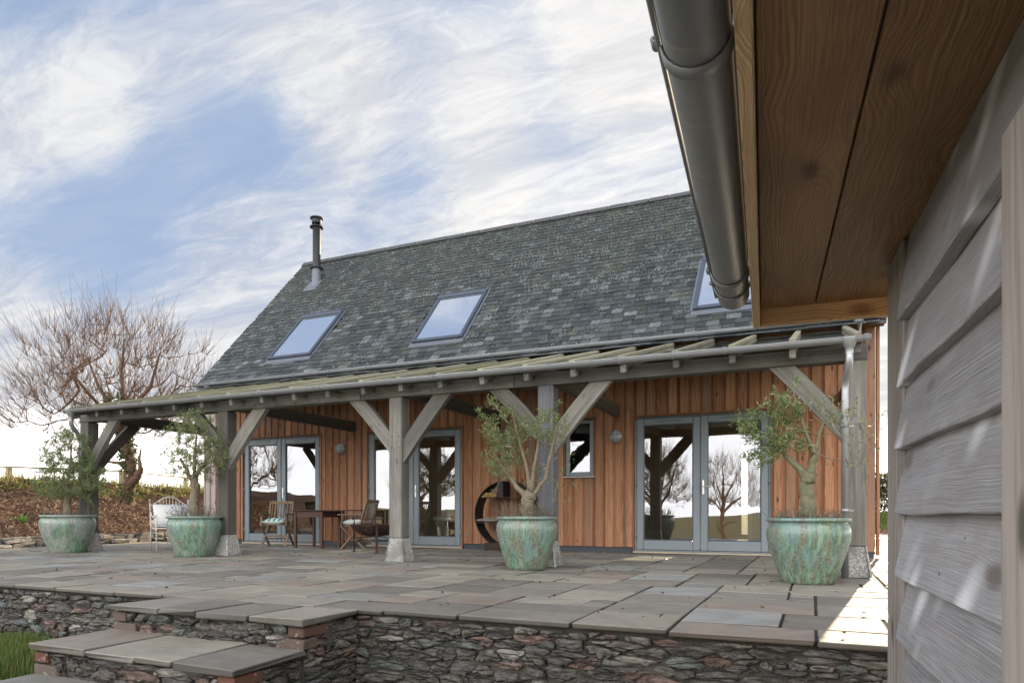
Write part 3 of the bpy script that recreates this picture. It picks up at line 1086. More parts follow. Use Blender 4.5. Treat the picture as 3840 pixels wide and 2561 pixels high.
def quoins(parent, x, y, z0, z1, dx, seed):
    """brick corner: x,y is the corner, dx = +1/-1 the way the front face runs"""
    r = random.Random(seed)
    z, k = z1, 0
    while z - .068 > z0:
        lf, ls = (.215, .105) if k % 2 else (.105, .215)
        mb = MB().piece(r)
        p = r.uniform(.026, .034)
        a, b = sorted((x - dx * p, x + dx * lf))
        mb.box(a, b, y - p, y + ls, z - .068, z, "x", bev=.006, jit=.003)
        mb.build("brick", M["brick"], parent)
        z -= .082
        k += 1


def wall_root(name, label, loc):
    return thing(name, label, "wall", loc)


# retaining wall below the terrace, right and left of the steps
wall_r = thing("retaining_wall", "dark grey rubble stone retaining wall below the terrace edge, right of the steps", "wall")
mb = MB()
mb.box(-3.08, 3.4, 4.15, 4.50, -1.05, -.05)
mb.build("mortar", M["mortar"], wall_r)
rubble(wall_r, (-3.09, 4.135, -.99), (1, 0, 0), (0, -1, 0), 4.7, .94, .195, .056, 5, 300)
wall_l = thing("retaining_wall", "reddish brown rubble stone wall rising from the grass, left of the steps", "wall")
mb = MB()
mb.box(-11.0, -4.86, 4.15, 4.50, -1.05, -.05)
mb.build("mortar", M["mortar"], wall_l)
rubble(wall_l, (-9.2, 4.135, -.80), (1, 0, 0), (0, -1, 0), 4.40, .75, .19, .066, 8, 200)

steps = thing("stone_steps", "broad rubble stone steps with brick corners and flagstone treads leading up to the terrace", "steps", (-3.96, 3.2, -.95))
steps_off = Matrix.Translation((3.96, -3.2, .95))


def on_steps(o):
    o.matrix_parent_inverse = steps_off
    return o


class _StepParent:
    pass


LEV = [(3.50, 4.085, 0.0, -4.90, -3.02), (2.925, 3.56, -.20, -4.90, -3.035), (2.33, 2.99, -.40, -4.90, -3.05)]
mb = MB()
mb.box(-4.85, -3.10, 3.59, 4.149, -1.0, -.048)
mb.box(-4.85, -3.11, 3.01, 3.589, -1.0, -.248)
mb.box(-4.85, -3.12, 2.41, 3.009, -1.0, -.448)
mb.build("mortar", M["mortar"], steps)
for (y0, y1, z, x0, x1), cuts in zip(LEV, ([0, .28, .48, .74, 1], [0, .31, .56, .73, 1], [0, .35, .7, 1])):
    for a, b in zip(cuts, cuts[1:]):
        mb = MB()
        slab_mesh(mb, x0 + (x1 - x0) * a, x0 + (x1 - x0) * b, y0, y1, z, .040, .010, edge=.008)
        mb.build("tread_slab", M["paving"], steps)
qh = [(0, .115, -1, 2), ]
for k, (yf, zt, zb, xr) in enumerate(((3.575, -.05, -.24, -3.085), (2.995, -.25, -.44, -3.095), (2.395, -.45, -.95, -3.105))):
    W = xr - .115 - (-4.87 + .115)
    depth = .19 if k < 2 else .5
    rubble(steps, (-4.87 + .115, yf, zt - depth), (1, 0, 0), (0, -1, 0), W, depth, .19, .060, 31 + k)
    rubble(steps, (xr, yf + .015, -.98), (0, 1, 0), (1, 0, 0), .56, .98 + zt, .20, .056, 41 + k)
    quoins(steps, xr, yf, max(zb, -.95), zt - .008, -1, 51 + k)
    quoins(steps, -4.87, yf, max(zb, -.95), zt - .008, 1, 61 + k)
for ch in list(steps.children):
    on_steps(ch)

# ------------------------------------------------------------------ house
YF = 11.66                                  # face of the cladding
HX0, HX1 = -12.94, .875
DOORS = [(-11.76, -9.59), (-8.38, -6.20), (-2.825, -.616)]
DZ0, DZ1 = .035, 2.343
WIN = (-4.09, -3.56, 1.345, 2.36)
house = thing("house", "long timber clad house with slate roof, flue and grey glazed doors behind the porch", "house", (0, 0, 0))
OPEN = [(a, b, 0.0, DZ1) for a, b in DOORS] + [WIN]

# structural wall round the openings
mb = MB()
xs = sorted([HX0 + .05, HX1 - .05] + [q for o in OPEN for q in o[:2]])
for a, b in zip(xs, xs[1:]):
    o = [q for q in OPEN if q[0] <= a + 1e-6 and q[1] >= b - 1e-6]
    if not o:
        mb.box(a, b, YF + .06, YF + .28, -.02, 3.60)
    else:
        if o[0][2] > .1:
            mb.box(a, b, YF + .06, YF + .28, -.02, o[0][2])
        mb.box(a, b, YF + .06, YF + .28, o[0][3], 3.60)
RY, RZ, EY, EZ = 15.05, 7.58, 11.45, 3.657
SL = (RZ - EZ) / (RY - EY)
for x0, x1 in ((HX0 + .04, HX0 + .28), (HX1 - .28, HX1 - .04)):
    yb, yt = YF + .2801, 2 * RY - YF - .3
    P = [(yb, -.02), (yt, -.02), (yt, 3.6), (RY, RZ - .25), (yb, 3.6)]
    vs = [(x, y, z) for x in (x0, x1) for y, z in P]
    fs = [(4, 3, 2, 1, 0), (5, 6, 7, 8, 9)] + [(k, (k + 1) % 5, 5 + (k + 1) % 5, 5 + k) for k in range(5)]
    mb.add(vs, fs)
REAR = [(-7.15, -6.05), (-1.75, -.85)]
xs = sorted([HX0 + .05, HX1 - .05] + [q for o in REAR for q in o])
for a, b in zip(xs, xs[1:]):
    mb.box(a, b, 2 * RY - YF - .3, 2 * RY - YF, 2.5 if (a, b) in REAR else -.02, 3.6)
mb.build("wall", M["int_wall"], house)
for a, b in REAR:
    mb = MB()
    y = 2 * RY - YF - .15
    for q in ((a, a + .08, .02, 2.5), (b - .08, b, .02, 2.5), (a + .08, b - .08, .02, .14), (a + .08, b - .08, 2.40, 2.5)):
        mb.box(q[0], q[1], y - .03, y + .03, q[2], q[3])
    mb.build("rear_window", M["grey_paint"], house)
mb = MB()
mb.box(HX0 + .3, HX1 - .3, YF + .29, 18.12, -.05, .012)
mb.build("interior_floor", M["floor"], house)
mb = MB()
mb.box(HX0 + .29, HX1 - .29, YF + .29, 18.13, 2.62, 2.75)
mb.build("interior_ceiling", M["int_wall"], house)
mb = MB()
mb.box(HX0 + .3, -9.2, 15.9, 16.0, .0, 2.62)
for x in (-9.1, -5.3, -3.4):
    mb.box(x, x + .12, YF + .3, 18.1, .0, 2.62)
mb.build("partition", M["int_wall"], house)
mb = MB()
mb.box(HX0 + .03, HX1 - .03, YF + .03, YF + .06, -.05, .115)
mb.build("plinth", simple("blue_grey_membrane", (.055, .062, .07), 0.7, nscale=20, nvar=0.4), house)


def board_segments(x0, x1):
    """pieces of an upright board left over round the openings"""
    segs = [(x0, x1, .10, 3.56)]
    for (a, b, c, d_) in OPEN:
        a, b, d_ = a - .028, b + .028, d_ + .028
        c = c - .02 if c > .1 else -1
        out = []
        for (p, q, z0, z1) in segs:
            if q <= a or p >= b:
                out.append((p, q, z0, z1))
                continue
            l, r_ = max(p, a), min(q, b)
            if p < a - .022:
                out.append((p, a, z0, z1))
            if q > b + .022:
                out.append((b, q, z0, z1))
            if r_ - l > .01:
                out.append((l, r_, max(z0, d_), z1))
                if c > z0:
                    out.append((l, r_, z0, c))
        segs = out
    return segs


PITCH = .1845
n_b = int(round((HX1 - HX0) / PITCH))
for i in range(n_b):
    x = HX0 + i * PITCH
    wd = .138 + rnd.uniform(-.004, .004)
    for (x0, x1, z0, z1) in board_segments(x + .002, min(x + wd, HX1)):
        mb = MB().piece()
        pr = rnd.uniform(0, .003)
        mb.box(x0, x1, YF - .002 - pr, YF + .011 - pr, z0 + rnd.uniform(-.006, .006), z1, "z", bev=.003)
        mb.build("cladding_board", M["larch_grey"] if x < -12.1 else M["larch"], house)
    for (x0, x1, z0, z1) in board_segments(x + wd - .02, x + PITCH + .02):
        if x1 > HX1:
            continue
        mb = MB().piece()
        mb.box(x0, x1, YF + .0125, YF + .034, z0, z1, "z")
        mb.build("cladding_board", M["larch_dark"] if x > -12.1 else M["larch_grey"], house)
for (x0, x1) in ((HX0 - .045, HX0 - .002), (HX1 + .002, HX1 + .045)):
    mb = MB().piece()
    mb.box(x0, x1, YF - .01, YF + .17, .05, 3.6, "z", bev=.004)
    mb.build("corner_board", M["larch"] if x0 > 0 else M["larch_grey"], house)
# right gable cladding seen past the corner
mb = MB()
for k in range(22):
    mb.piece()
    mb.box(HX1 - .039, HX1 - .012 + (.02 if k % 2 else 0), YF + .18 + k * .14, YF + .18 + k * .14 + .132, .05, 3.5 + k * .14, "z")
mb.build("gable_cladding", M["larch"], house, kind="stuff")

# trims round the openings
for (a, b, c, d_) in OPEN:
    for q in ((a - .026, a - .001, YF - .022, YF + .075, c + .002, d_ - .002, "z"), (b + .001, b + .026, YF - .022, YF + .075, c + .002, d_ - .002, "z"), (a - .03, b + .03, YF - .028, YF + .075, d_, d_ + .026, "x")):
        mb = MB().piece()
        mb.box(*q, bev=.002)
        mb.build("reveal_trim", M["trim"], house)


def frame_rect(mb, x0, x1, z0, z1, y0, y1, l, r_, t, b, bev=.006):
    mb.box(x0, x0 + l, y0, y1, z0, z1, "z", bev)
    mb.box(x1 - r_, x1, y0, y1, z0, z1, "z", bev)
    mb.box(x0 + l + .0005, x1 - r_ - .0005, y0 + .0006, y1, z1 - t, z1 - .0006, "x", bev)
    mb.box(x0 + l + .0005, x1 - r_ - .0005, y0 + .0006, y1, z0 + .0006, z0 + b, "x", bev)


def pane_mesh(x0, x1, z0, z1, y, r):
    """old float glass: one sheet, very slightly out of true so reflections waver"""
    n = 9
    vs, fs = [], []
    ph = [r.uniform(0, 6.28) for _ in range(4)]
    for j in range(n):
        for i in range(n):
            x, z = x0 + (x1 - x0) * i / (n - 1), z0 + (z1 - z0) * j / (n - 1)
            b = .0012 * math.sin(math.pi * i / (n - 1)) * math.sin(math.pi * j / (n - 1)) * (1 + .4 * math.sin(3 * i + ph[0]))
            vs.append((x, y + b, z))
    for j in range(n - 1):
        for i in range(n - 1):
            fs.append((j * n + i, j * n + i + 1, (j + 1) * n + i + 1, (j + 1) * n + i))
    mb = MB()
    mb.add(vs, fs, smooth=True)
    return mb


rg = random.Random(3)
for di, (a, b) in enumerate(DOORS):
    mb = MB()
    frame_rect(mb, a, b, DZ0, DZ1 - .002, YF + .012, YF + .085, .034, .034, .034, .02, .003)
    mb.build("door_frame", M["grey_paint"], house)
    mb = MB()
    mb.box(a - .02, b + .02, YF - .045, YF + .10, .004, .032, "x", .004)
    mb.build("threshold", M["sill"], house)
    mid = (a + b) / 2
    for k, (x0, x1) in enumerate(((a + .037, mid - .004), (mid + .004, b - .037))):
        mb = MB()
        frame_rect(mb, x0, x1, DZ0 + .024, DZ1 - .04, YF - .004, YF + .06, .115, .115, .115, .165, .012)
        leaf = mb.build("door_leaf", M["grey_paint"], house)
        # glazing bead round the glass
        mb = MB()
        frame_rect(mb, x0 + .1145, x1 - .1145, DZ0 + .024 + .1645, DZ1 - .04 - .1145, YF + .012, YF + .04, .014, .014, .014, .014, .003)
        mb.build("glazing_bead", M["skyframe"], leaf)
        pane_mesh(x0 + .12, x1 - .12, DZ0 + .18, DZ1 - .15, YF + .030, rg).build("pane", M["pane"], leaf)
        mb = MB()
        cx = (x0 + x1) / 2
        mb.box(cx - .20, cx + .20, YF - .018, YF - .0045, DZ1 - .088, DZ1 - .070, "x", .004)
        mb.build("trickle_vent", M["grey_paint"], leaf)
        hx = x0 - .012 if k == 0 else x1 + .012
        for hz in (.30, 1.20, 2.05):
            mb = MB()
            mb.tube([(hx, YF - .010, hz - .05), (hx, YF - .010, hz + .05)], .009, 8)
            mb.build("hinge", M["galv"], leaf)
        if k == 1:
            mb = MB()
            mb.box(x0 + .030, x0 + .062, YF - .014, YF - .0045, 1.00, 1.24, "z", .004)
            mb.tube([(x0 + .046, YF - .012, 1.13), (x0 + .046, YF - .055, 1.13), (x0 + .15, YF - .058, 1.125)], .009, 8)
            mb.build("handle", M["chrome"], leaf)
# small window
a, b, c, d_ = WIN
mb = MB()
frame_rect(mb, a + .002, b - .002, c + .002, d_ - .002, YF + .005, YF + .075, .075, .075, .075, .075, .010)
wf = mb.build("window", M["grey_paint"], house)
pane_mesh(a + .07, b - .07, c + .07, d_ - .07, YF + .035, rg).build("pane", M["pane"], wf)
mb = MB()
mb.box(a - .035, b + .035, YF - .06, YF + .004, c - .024, c - .002, "x", .004)
mb.build("sill", M["galv"], wf)

# roof
th = math.atan(SL)
sv, nv = Vector((0, math.cos(th), math.sin(th))), Vector((0, -math.sin(th), math.cos(th)))
SLEN = (RY - EY) / math.cos(th)
RX0, RX1 = -12.97, 1.02


def roof_pt(x, s, n=0.0):
    return Vector((x, EY, EZ)) + sv * s + nv * n


mb = MB()
for (o0, o1) in ((-.10, -.03),):
    P = [roof_pt(RX0 + .03, -.02, o0), roof_pt(RX1 - .03, -.02, o0), roof_pt(RX1 - .03, SLEN - .02, o0), roof_pt(RX0 + .03, SLEN - .02, o0)]
    Q = [p + nv * (o1 - o0) for p in P]
    mb.add([*P, *Q], [(3, 2, 1, 0), (4, 5, 6, 7), (0, 1, 5, 4), (1, 2, 6, 5), (2, 3, 7, 6), (3, 0, 4, 7)])
    B = [(p.x, 2 * RY - p.y, p.z) for p in P + Q]
    mb.add(B, [(0, 1, 2, 3), (7, 6, 5, 4), (4, 5, 1, 0), (5, 6, 2, 1), (6, 7, 3, 2), (7, 4, 0, 3)])
roof = mb.build("roof", simple("roof_underlay", (.04, .043, .045), 0.9), house)
SKY = [(-11.23, -10.02), (-7.45, -6.28), (-1.87, -.68)]
SS0, SS1 = .61, 2.30
r_s = random.Random(77)
EXPO = .1475
rows = int(SLEN / EXPO)
slates = []
for j in range(rows):
    s0 = j * EXPO - .03
    x = RX0 - (.13 if j % 2 else 0) + r_s.uniform(-.03, .03)
    while x < RX1:
        wd = r_s.choice([.165, .18, .20, .20, .215, .24])
        x0, x1 = max(x, RX0 + r_s.uniform(-.008, .008)), min(x + wd, RX1)
        x += wd
        if x1 - x0 < .05:
            continue
        cx, cs = (x0 + x1) / 2, s0 + EXPO * .5
        if any(a - .01 < cx < b + .01 and SS0 - .06 < cs < SS1 + .02 for a, b in SKY):
            continue
        slates.append((x0, x1, s0))


def slate_mesh(mb, x0, x1, s0, r):
    mb.piece(r)
    if r.random() < .10:
        mb.pc = (mb.pc[0] * .25 + .72, mb.pc[1], mb.pc[2])
    ln = EXPO + .075
    lift = r.uniform(.010, .017)
    dr = r.uniform(-.006, .006)
    a = roof_pt((x0 + x1) / 2, s0 + ln / 2 + dr, 0)
    tilt = lift / ln
    ax = Vector((1, 0, 0))
    up = (sv - nv * tilt).normalized()
    nn_ = ax.cross(up).normalized()
    sk = r.uniform(-.012, .012)
    up2, ax2 = (up + ax * sk).normalized(), (ax - up * sk).normalized()
    mb.obox(a + nv * (lift / 2 - .002), (ax2, up2, nn_), (x1 - x0) / 2 - .0035, ln / 2, .0042, 0, .0016)


slates.sort(key=lambda s: -shown(roof_pt((s[0] + s[1]) / 2, s[2] + .07), (s[1] - s[0])) * (1 if picture(roof_pt((s[0] + s[1]) / 2, s[2]))[0] < .72 else .01))
for s in slates[:290]:
    mb = MB()
    slate_mesh(mb, *s, r_s)
    mb.build("slate", M["slate"], roof)
mb = MB()
for s in slates[290:]:
    slate_mesh(mb, *s, r_s)
mb.build("slates", M["slate"], roof, kind="stuff")
k = 0
x = RX0 - .01
while x < RX1:
    mb = MB().piece(r_s)
    x1 = min(x + .455, RX1 + .01)
    t = .022
    for sg in (1, -1):
        h0 = Vector((0, sg * math.cos(th), -math.sin(th)))
        hn = Vector((0, sg * math.sin(th), math.cos(th)))
        top = Vector(((x + x1) / 2, RY, RZ + .052 + (.003 if k % 2 else 0)))
        mb.obox(top + h0 * .075 + hn * 0.0 - Vector((0, 0, .004)), ((1, 0, 0), h0, hn), (x1 - x) / 2 - .004, .085, t / 2, .006, .002)
    mb.build("ridge_tile", M["ridge"], roof)
    x += .46
    k += 1
# verge boards close the gable ends
mb = MB().piece()
for xv in (RX0 + .035, RX1 - .035):
    mb.beam(roof_pt(xv, -.02, -.14), roof_pt(xv, SLEN, -.14), .03, .09, nv)
mb.build("verge_board", M["trim"], house)
# eaves soffit and fascia
mb = MB().piece()
mb.box(HX0 - .02, HX1 + .10, EY - .005, EY + .022, EZ - .16, EZ - .03, "x", .003)
mb.build("fascia_board", M["lead"], house)
mb = MB().piece()
mb.box(HX0 - .02, HX1 + .10, EY + .023, YF + .03, EZ - .15, EZ - .13, "x")
mb.build("eaves_board", M["trim"], house)

# skylights
for (a, b) in SKY:
    mb = MB()
    ax = (Vector((1, 0, 0)), sv, nv)
    fw = .075

    def bar(x0, x1, s0, s1, n0, n1, bev=.008):
        mb.obox(roof_pt((x0 + x1) / 2, (s0 + s1) / 2, (n0 + n1) / 2), ax, (x1 - x0) / 2, (s1 - s0) / 2, (n1 - n0) / 2, bev)
    bar(a, a + fw, SS0, SS1, -.02, .075)
    bar(b - fw, b, SS0, SS1, -.02, .075)
    bar(a + fw, b - fw, SS0 + .001, SS0 + fw, -.02, .070)
    bar(a + .002, b - .002, SS1 - .085, SS1 + .03, -.02, .098, .02)
    bar(a + fw, b - fw, SS1 - fw - .07, SS1 - .084, -.02, .068)
    sk = mb.build("skylight", M["skyframe"], house)
    mb = MB()
    P = [roof_pt(a + fw - .01, SS0 + fw - .01, .052), roof_pt(b - fw + .01, SS0 + fw - .01, .052), roof_pt(b - fw + .01, SS1 - .13, .052), roof_pt(a + fw - .01, SS1 - .13, .052)]
    mb.add(P, [(0, 1, 2, 3)])
    mb.build("pane", M["skypane"], sk)
    mb = MB()
    bar(a + .02, b - .02, SS0 + .02, SS1 - .02, -.029, -.0215, 0)
    mb.build("blind", M["white_cloth"], sk)
    mb = MB()
    bar(a - .03, b + .03, SS0 - .14, SS0 - .004, .012, .020, 0)
    bar(a - .05, a - .002, SS0, SS1 + .02, .004, .028, 0)
    bar(b + .002, b + .05, SS0, SS1 + .02, .004, .028, 0)
    mb.build("flashing", M["lead"], sk)

# flue
FX, FY = -11.86, 14.25
fz = EZ + (FY - EY) * SL - .06
flue = MB()
flue.lathe([(.10, fz + .42), (.10, fz + 1.44), (.105, fz + 1.445), (.105, fz + 1.48)], 24, (FX, FY, 0))
fl = flue.build("flue", M["flue"], house)
for zc, rr, hh in ((fz + .40, .165, .02), (fz + 1.47, .172, .028), (fz + 1.70, .165, .03)):
    mb = MB()
    mb.lathe([(.09, zc), (rr, zc), (rr + .006, zc + hh / 2), (rr, zc + hh), (.09, zc + hh)], 28, (FX, FY, 0))
    mb.build("flue_collar", M["flue"], fl)
mb = MB()
mb.lathe([(.115, fz + 1.58), (.125, fz + 1.60), (.125, fz + 1.69), (.09, fz + 1.73), (.0, fz + 1.735)], 24, (FX, FY, 0))
for q in range(5):
    c, s = math.cos(q * 1.2566), math.sin(q * 1.2566)
    mb.tube([(FX + .11 * c, FY + .11 * s, fz + 1.49), (FX + .11 * c, FY + .11 * s, fz + 1.60)], .008, 5)
mb.build("flue_cap", M["flue"], fl)
mb = MB()
mb.lathe([(.16, fz - .16), (.125, fz + .05), (.112, fz + .40)], 24, (FX, FY, 0))
mb.obox(roof_pt(FX, (FY - EY) / math.cos(th) - .22, .020), ((1, 0, 0), sv, nv), .20, .24, .004)
mb.build("flue_flashing", M["lead"], fl)


# ------------------------------------------------------------------ gutters
def half_pipe(mb, p0, p1, side, r, t=.004, n=12, bead=.007, ends=True):
    """open half-round channel from p0 to p1; side = unit vector to the front lip"""
    p0, p1, side = Vector(p0), Vector(p1), Vector(side)
    up = Vector((0, 0, 1))
    sec = [(math.cos(math.pi * k / n), -math.sin(math.pi * k / n)) for k in range(n + 1)]
    vs, fs = [], []
    for p in (p0, p1):
        for rr in (r, r - t):
            for c, s in sec:
                vs.append(p + side * (c * rr) + up * (s * rr))
    m_ = n + 1
    for k in range(n):
        fs.append((k, k + 1, 2 * m_ + k + 1, 2 * m_ + k))
        fs.append((m_ + k + 1, m_ + k, 3 * m_ + k, 3 * m_ + k + 1))
    fs += [(0, 2 * m_, 3 * m_, m_), (n, m_ + n, 3 * m_ + n, 2 * m_ + n)]
    mb.add(vs, fs, smooth=True)
    if ends:
        for p in (p0, p1):
            d_ = (p1 - p0).normalized() * .002
            E = [p + side * (c * r) + up * (s * r) for c, s in sec]
            mb.add([e - d_ for e in E] + [e + d_ for e in E], [tuple(range(m_)), tuple(range(m_, 2 * m_))[::-1]])
    if bead:
        mb.tube([p0 + side * (r + bead * .6) + up * -.002, p1 + side * (r + bead * .6) + up * -.002], bead, 8)


def gutter_strap(mb, c, along, side, r, wd=.022, t=.003, clip_=True):
    """bracket strap hugging the underside of the channel"""
    c, along, side = Vector(c), Vector(along), Vector(side)
    up = Vector((0, 0, 1))
    n = 14
    vs, fs = [], []
    pts = [(-1.0, .28)] + [(math.cos(math.pi * (1 - k / n)), -math.sin(math.pi * (1 - k / n))) for k in range(n + 1)] + [(1.16, .03), (1.24, .10), (1.18, .18)]
    for (a, b) in pts:
        for rr in (r + .001, r + .001 + t):
            sgn = rr / r
            for w_ in (-wd / 2, wd / 2):
                vs.append(c + side * (a * r * sgn) + up * (b * r * sgn) + along * w_)
    for k in range(len(pts) - 1):
        i, j = k * 4, (k + 1) * 4
        fs += [(i, j, j + 1, i + 1), (i + 2, i + 3, j + 3, j + 2), (i, i + 2, j + 2, j), (i + 1, j + 1, j + 3, i + 3)]
    fs += [(0, 1, 3, 2), (len(vs) - 4, len(vs) - 2, len(vs) - 1, len(vs) - 3)]
    mb.add(vs, fs, smooth=True)


gy, gz = EY - .085, EZ - .045
mb = MB()
half_pipe(mb, (HX0 - .03, gy, gz), (1.05, gy, gz), (0, -1, 0), .062)
gut = mb.build("gutter", M["galv"], house)
x = HX0 + .15
k = 0
while x < 1.0:
    mb = MB()
    gutter_strap(mb, (x, gy, gz), (1, 0, 0), (0, -1, 0), .063, .03 if k % 3 else .06)
    mb.build("gutter_bracket", M["galv"], gut)
    x += .92
    k += 1
for x in (-12.55, .62):
    mb = MB()
    mb.lathe([(.075, gz - .055), (.06, gz - .10), (.036, gz - .15), (.034, gz - .24)], 20, (x, gy, 0))
    mb.build("gutter_outlet", M["galv"], gut)

# ------------------------------------------------------------------ porch
porch = thing("porch", "long weathered oak framed porch with a glazed lean-to roof along the house front", "porch", (0, 0, 0))
PY0, PY1 = 8.22, 8.43
POSTS = [(-12.245, -12.03), (-8.865, -8.65), (-5.55, -5.335), (-3.265, -3.05), (.31, .525)]
M["oak_stained"] = wood("dark_stained_oak", (.030, .030, .034), (.125, .125, .135), (.075, .075, .08), 0.42, grain=24, knots=0.4, ring=0.3, bump=0.4)
for pi_, (a, b) in enumerate(POSTS):
    mb = MB().piece()
    mb.box(a, b, PY0, PY1, .335, 2.335, "z", .010, .002)
    po = mb.build("post", M["oak_stained" if pi_ == 3 else "oak"], porch)
    if pi_ == 3:
        po["label"] = "dark blue grey stained post"
    cx, cy = (a + b) / 2, (PY0 + PY1) / 2
    mb = MB().piece()
    vs = []
    for z, hw, ch in ((.002, .160, .022), (.02, .160, .022), (.30, .116, .016), (.332, .112, .016)):
        for sx, sy in ((-1, -1), (1, -1), (1, 1), (-1, 1)):
            p = (cx + sx * hw, cy + sy * hw)
            q = [(p[0], p[1] - sy * ch), (p[0] - sx * ch, p[1])]
            if sx * sy > 0:
                q = q[::-1]
            vs += [(u_[0], u_[1], z) for u_ in q]
    fs = []
    for i in range(3):
        for q in range(8):
            l = (q + 1) % 8
            fs.append((i * 8 + q, i * 8 + l, i * 8 + 8 + l, i * 8 + 8 + q))
    fs += [tuple(range(8))[::-1], tuple(range(24, 32))]
    mb.add(vs, fs)
    mb.build("padstone", M["concrete"], porch)
# plate along the tops of the posts, scarfed over the third and fourth bays
for (a, b) in ((-12.27, -9.35), (-9.345, -6.05), (-6.045, -3.60), (-3.595, .535)):
    mb = MB().piece()
    mb.box(a, b, PY0 + .002, PY1 - .03, 2.337, 2.497, "x", .007, .001)
    mb.build("plate_beam", M["oak"], porch)


def brace(xp, zp, xt, wd, mat="oak", thk=.085, bow=.012):
    """brace from the post face xp (middle at height zp) to the plate (middle at xt), ends cut to fit both"""
    ya, yb, zt = PY0 + .035, PY0 + .035 + thk, 2.3385
    dx, dz = xt - xp, zt - zp
    L_ = math.hypot(dx, dz)
    tx, tz = dx / L_, dz / L_
    nx_, nz_ = (-tz, tx) if dx > 0 else (tz, -tx)        # towards the corner
    mb = MB().piece()
    vs, gs, fs = [], [], []
    n = 8
    o = (mb.pc[0] * 31, mb.pc[1] * 9, mb.pc[2] * 9)
    for k in range(n + 1):
        for side in (-1, 1):
            # each edge runs from the post face to the underside of the plate
            bx, bz = xp + nx_ * side * wd / 2, zp + nz_ * side * wd / 2
            t0, t1 = (xp - bx) / tx, (zt - bz) / tz
            t = t0 + (t1 - t0) * k / n
            cv = bow * (4 * (k / n) * (1 - k / n)) * (1 if side < 0 else .6)
            for y in (ya, yb):
                vs.append((bx + tx * t + nx_ * cv, y, bz + tz * t + nz_ * cv))
                gs.append((t + o[0], side * wd / 2 + o[1], y + o[2]))
    for k in range(n):
        i, j = k * 4, k * 4 + 4
        for p, q in ((0, 1), (1, 3), (3, 2), (2, 0)):
            fs.append((i + p, i + q, j + q, j + p))
    fs += [(0, 2, 3, 1), (n * 4, n * 4 + 1, n * 4 + 3, n * 4 + 2)]
    if dx > 0:
        fs = [f[::-1] for f in fs]
    mb.add(vs, fs, gs)
    return mb.build("brace", M[mat], porch)


brace(-12.03, 1.57, -11.41, .19)
brace(-8.65, 1.56, -8.00, .22)
brace(-8.865, 1.81, -9.43, .18)
brace(-5.335, 1.56, -4.70, .215)
brace(-5.55, 1.69, -6.14, .20)
brace(-3.05, 1.62, -2.43, .215)
brace(-3.265, 1.745, -3.84, .20)
brace(.31, 1.60, -.325, .21)
# pegs
mb = MB().piece()
for (px_, pz) in [(q, 2.40) for q in (-11.45, -11.35, -9.55, -9.45, -8.05, -7.95, -6.05, -5.95, -4.85, -4.75, -3.85, -3.75, -2.5, -2.4, -.35, -.25)] + [(q, z) for a, b in POSTS[1:4] for q in (a + .05, b - .05) for z in (1.62, 1.78)]:
    mb.tube([(px_, PY0 - .006, pz), (px_, PY0 + .02, pz)], .011, 7)
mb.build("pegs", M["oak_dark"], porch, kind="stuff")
# tie beams back to the house
for (a, b) in POSTS:
    cx = (a + b) / 2 + .02
    mb = MB().piece()
    mb.box(cx - .06, cx + .06, PY1 + .001, YF - .006, 2.375, 2.575, "y", .008)
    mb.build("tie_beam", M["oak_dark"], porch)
# braces from the end posts towards the wall
for cx in (-12.14,):
    mb = MB().piece()
    mb.sweep([Vector((cx, 8.40 + .85 * t, 1.45 + .95 * t + .12 * t * (1 - t))) for t in [k / 6 for k in range(7)]], .18, .08, (1, 0, 0))
    mb.build("brace", M["oak_dark"], porch)
mb = MB().piece()
mb.box(-12.3, .60, YF - .075, YF - .030, 3.17, 3.33, "x", .005)
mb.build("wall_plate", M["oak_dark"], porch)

PS = .272


def rz_(y):
    return 2.500 + PS * (y - 8.30)


RAFT = [.42 - .6225 * i for i in range(21)]
ca = math.atan(PS)
slope = Vector((0, math.cos(ca), math.sin(ca)))
sn = Vector((0, -math.sin(ca), math.cos(ca)))
for i, x in enumerate(RAFT):
    mb = MB().piece()
    a, b = Vector((x, 8.16, rz_(8.16) + .05)), Vector((x, YF - .08, rz_(YF - .08) + .05))
    mb.beam(a, b, .072, .10, sn, .005)
    # the tail is notched over the plate and runs out under the gutter
    mb.beam((x, 7.945, rz_(7.945) + .045), (x, 8.158, rz_(8.158) + .045), .072, .088, sn, .004)
    mb.beam((x, 7.95, rz_(7.95) - .025), (x, 8.07, rz_(8.07) - .022), .070, .052, sn, .010)
    mb.build("rafter", M["oak"], porch)
    mb = MB().piece()
    mb.beam((x, 7.90, rz_(7.90) + .139), (x, 11.10, rz_(11.10) + .139), .075, .050, sn, .006)
    mb.build("cover_batten", M["batten"], porch)
for x0, x1 in zip(RAFT[1:], RAFT):
    mb = MB()
    P = [(x0 + .006, 7.885, rz_(7.885) + .1075), (x1 - .006, 7.885, rz_(7.885) + .1075), (x1 - .006, 11.25, rz_(11.25) + .1075), (x0 + .006, 11.25, rz_(11.25) + .1075)]
    Q = [tuple(Vector(p) + sn * .006) for p in P]
    mb.add(P + Q, [(3, 2, 1, 0), (4, 5, 6, 7), (0, 1, 5, 4), (1, 2, 6, 5), (2, 3, 7, 6), (3, 0, 4, 7)])
    mb.build("roof_pane", M["roofglass"], porch)
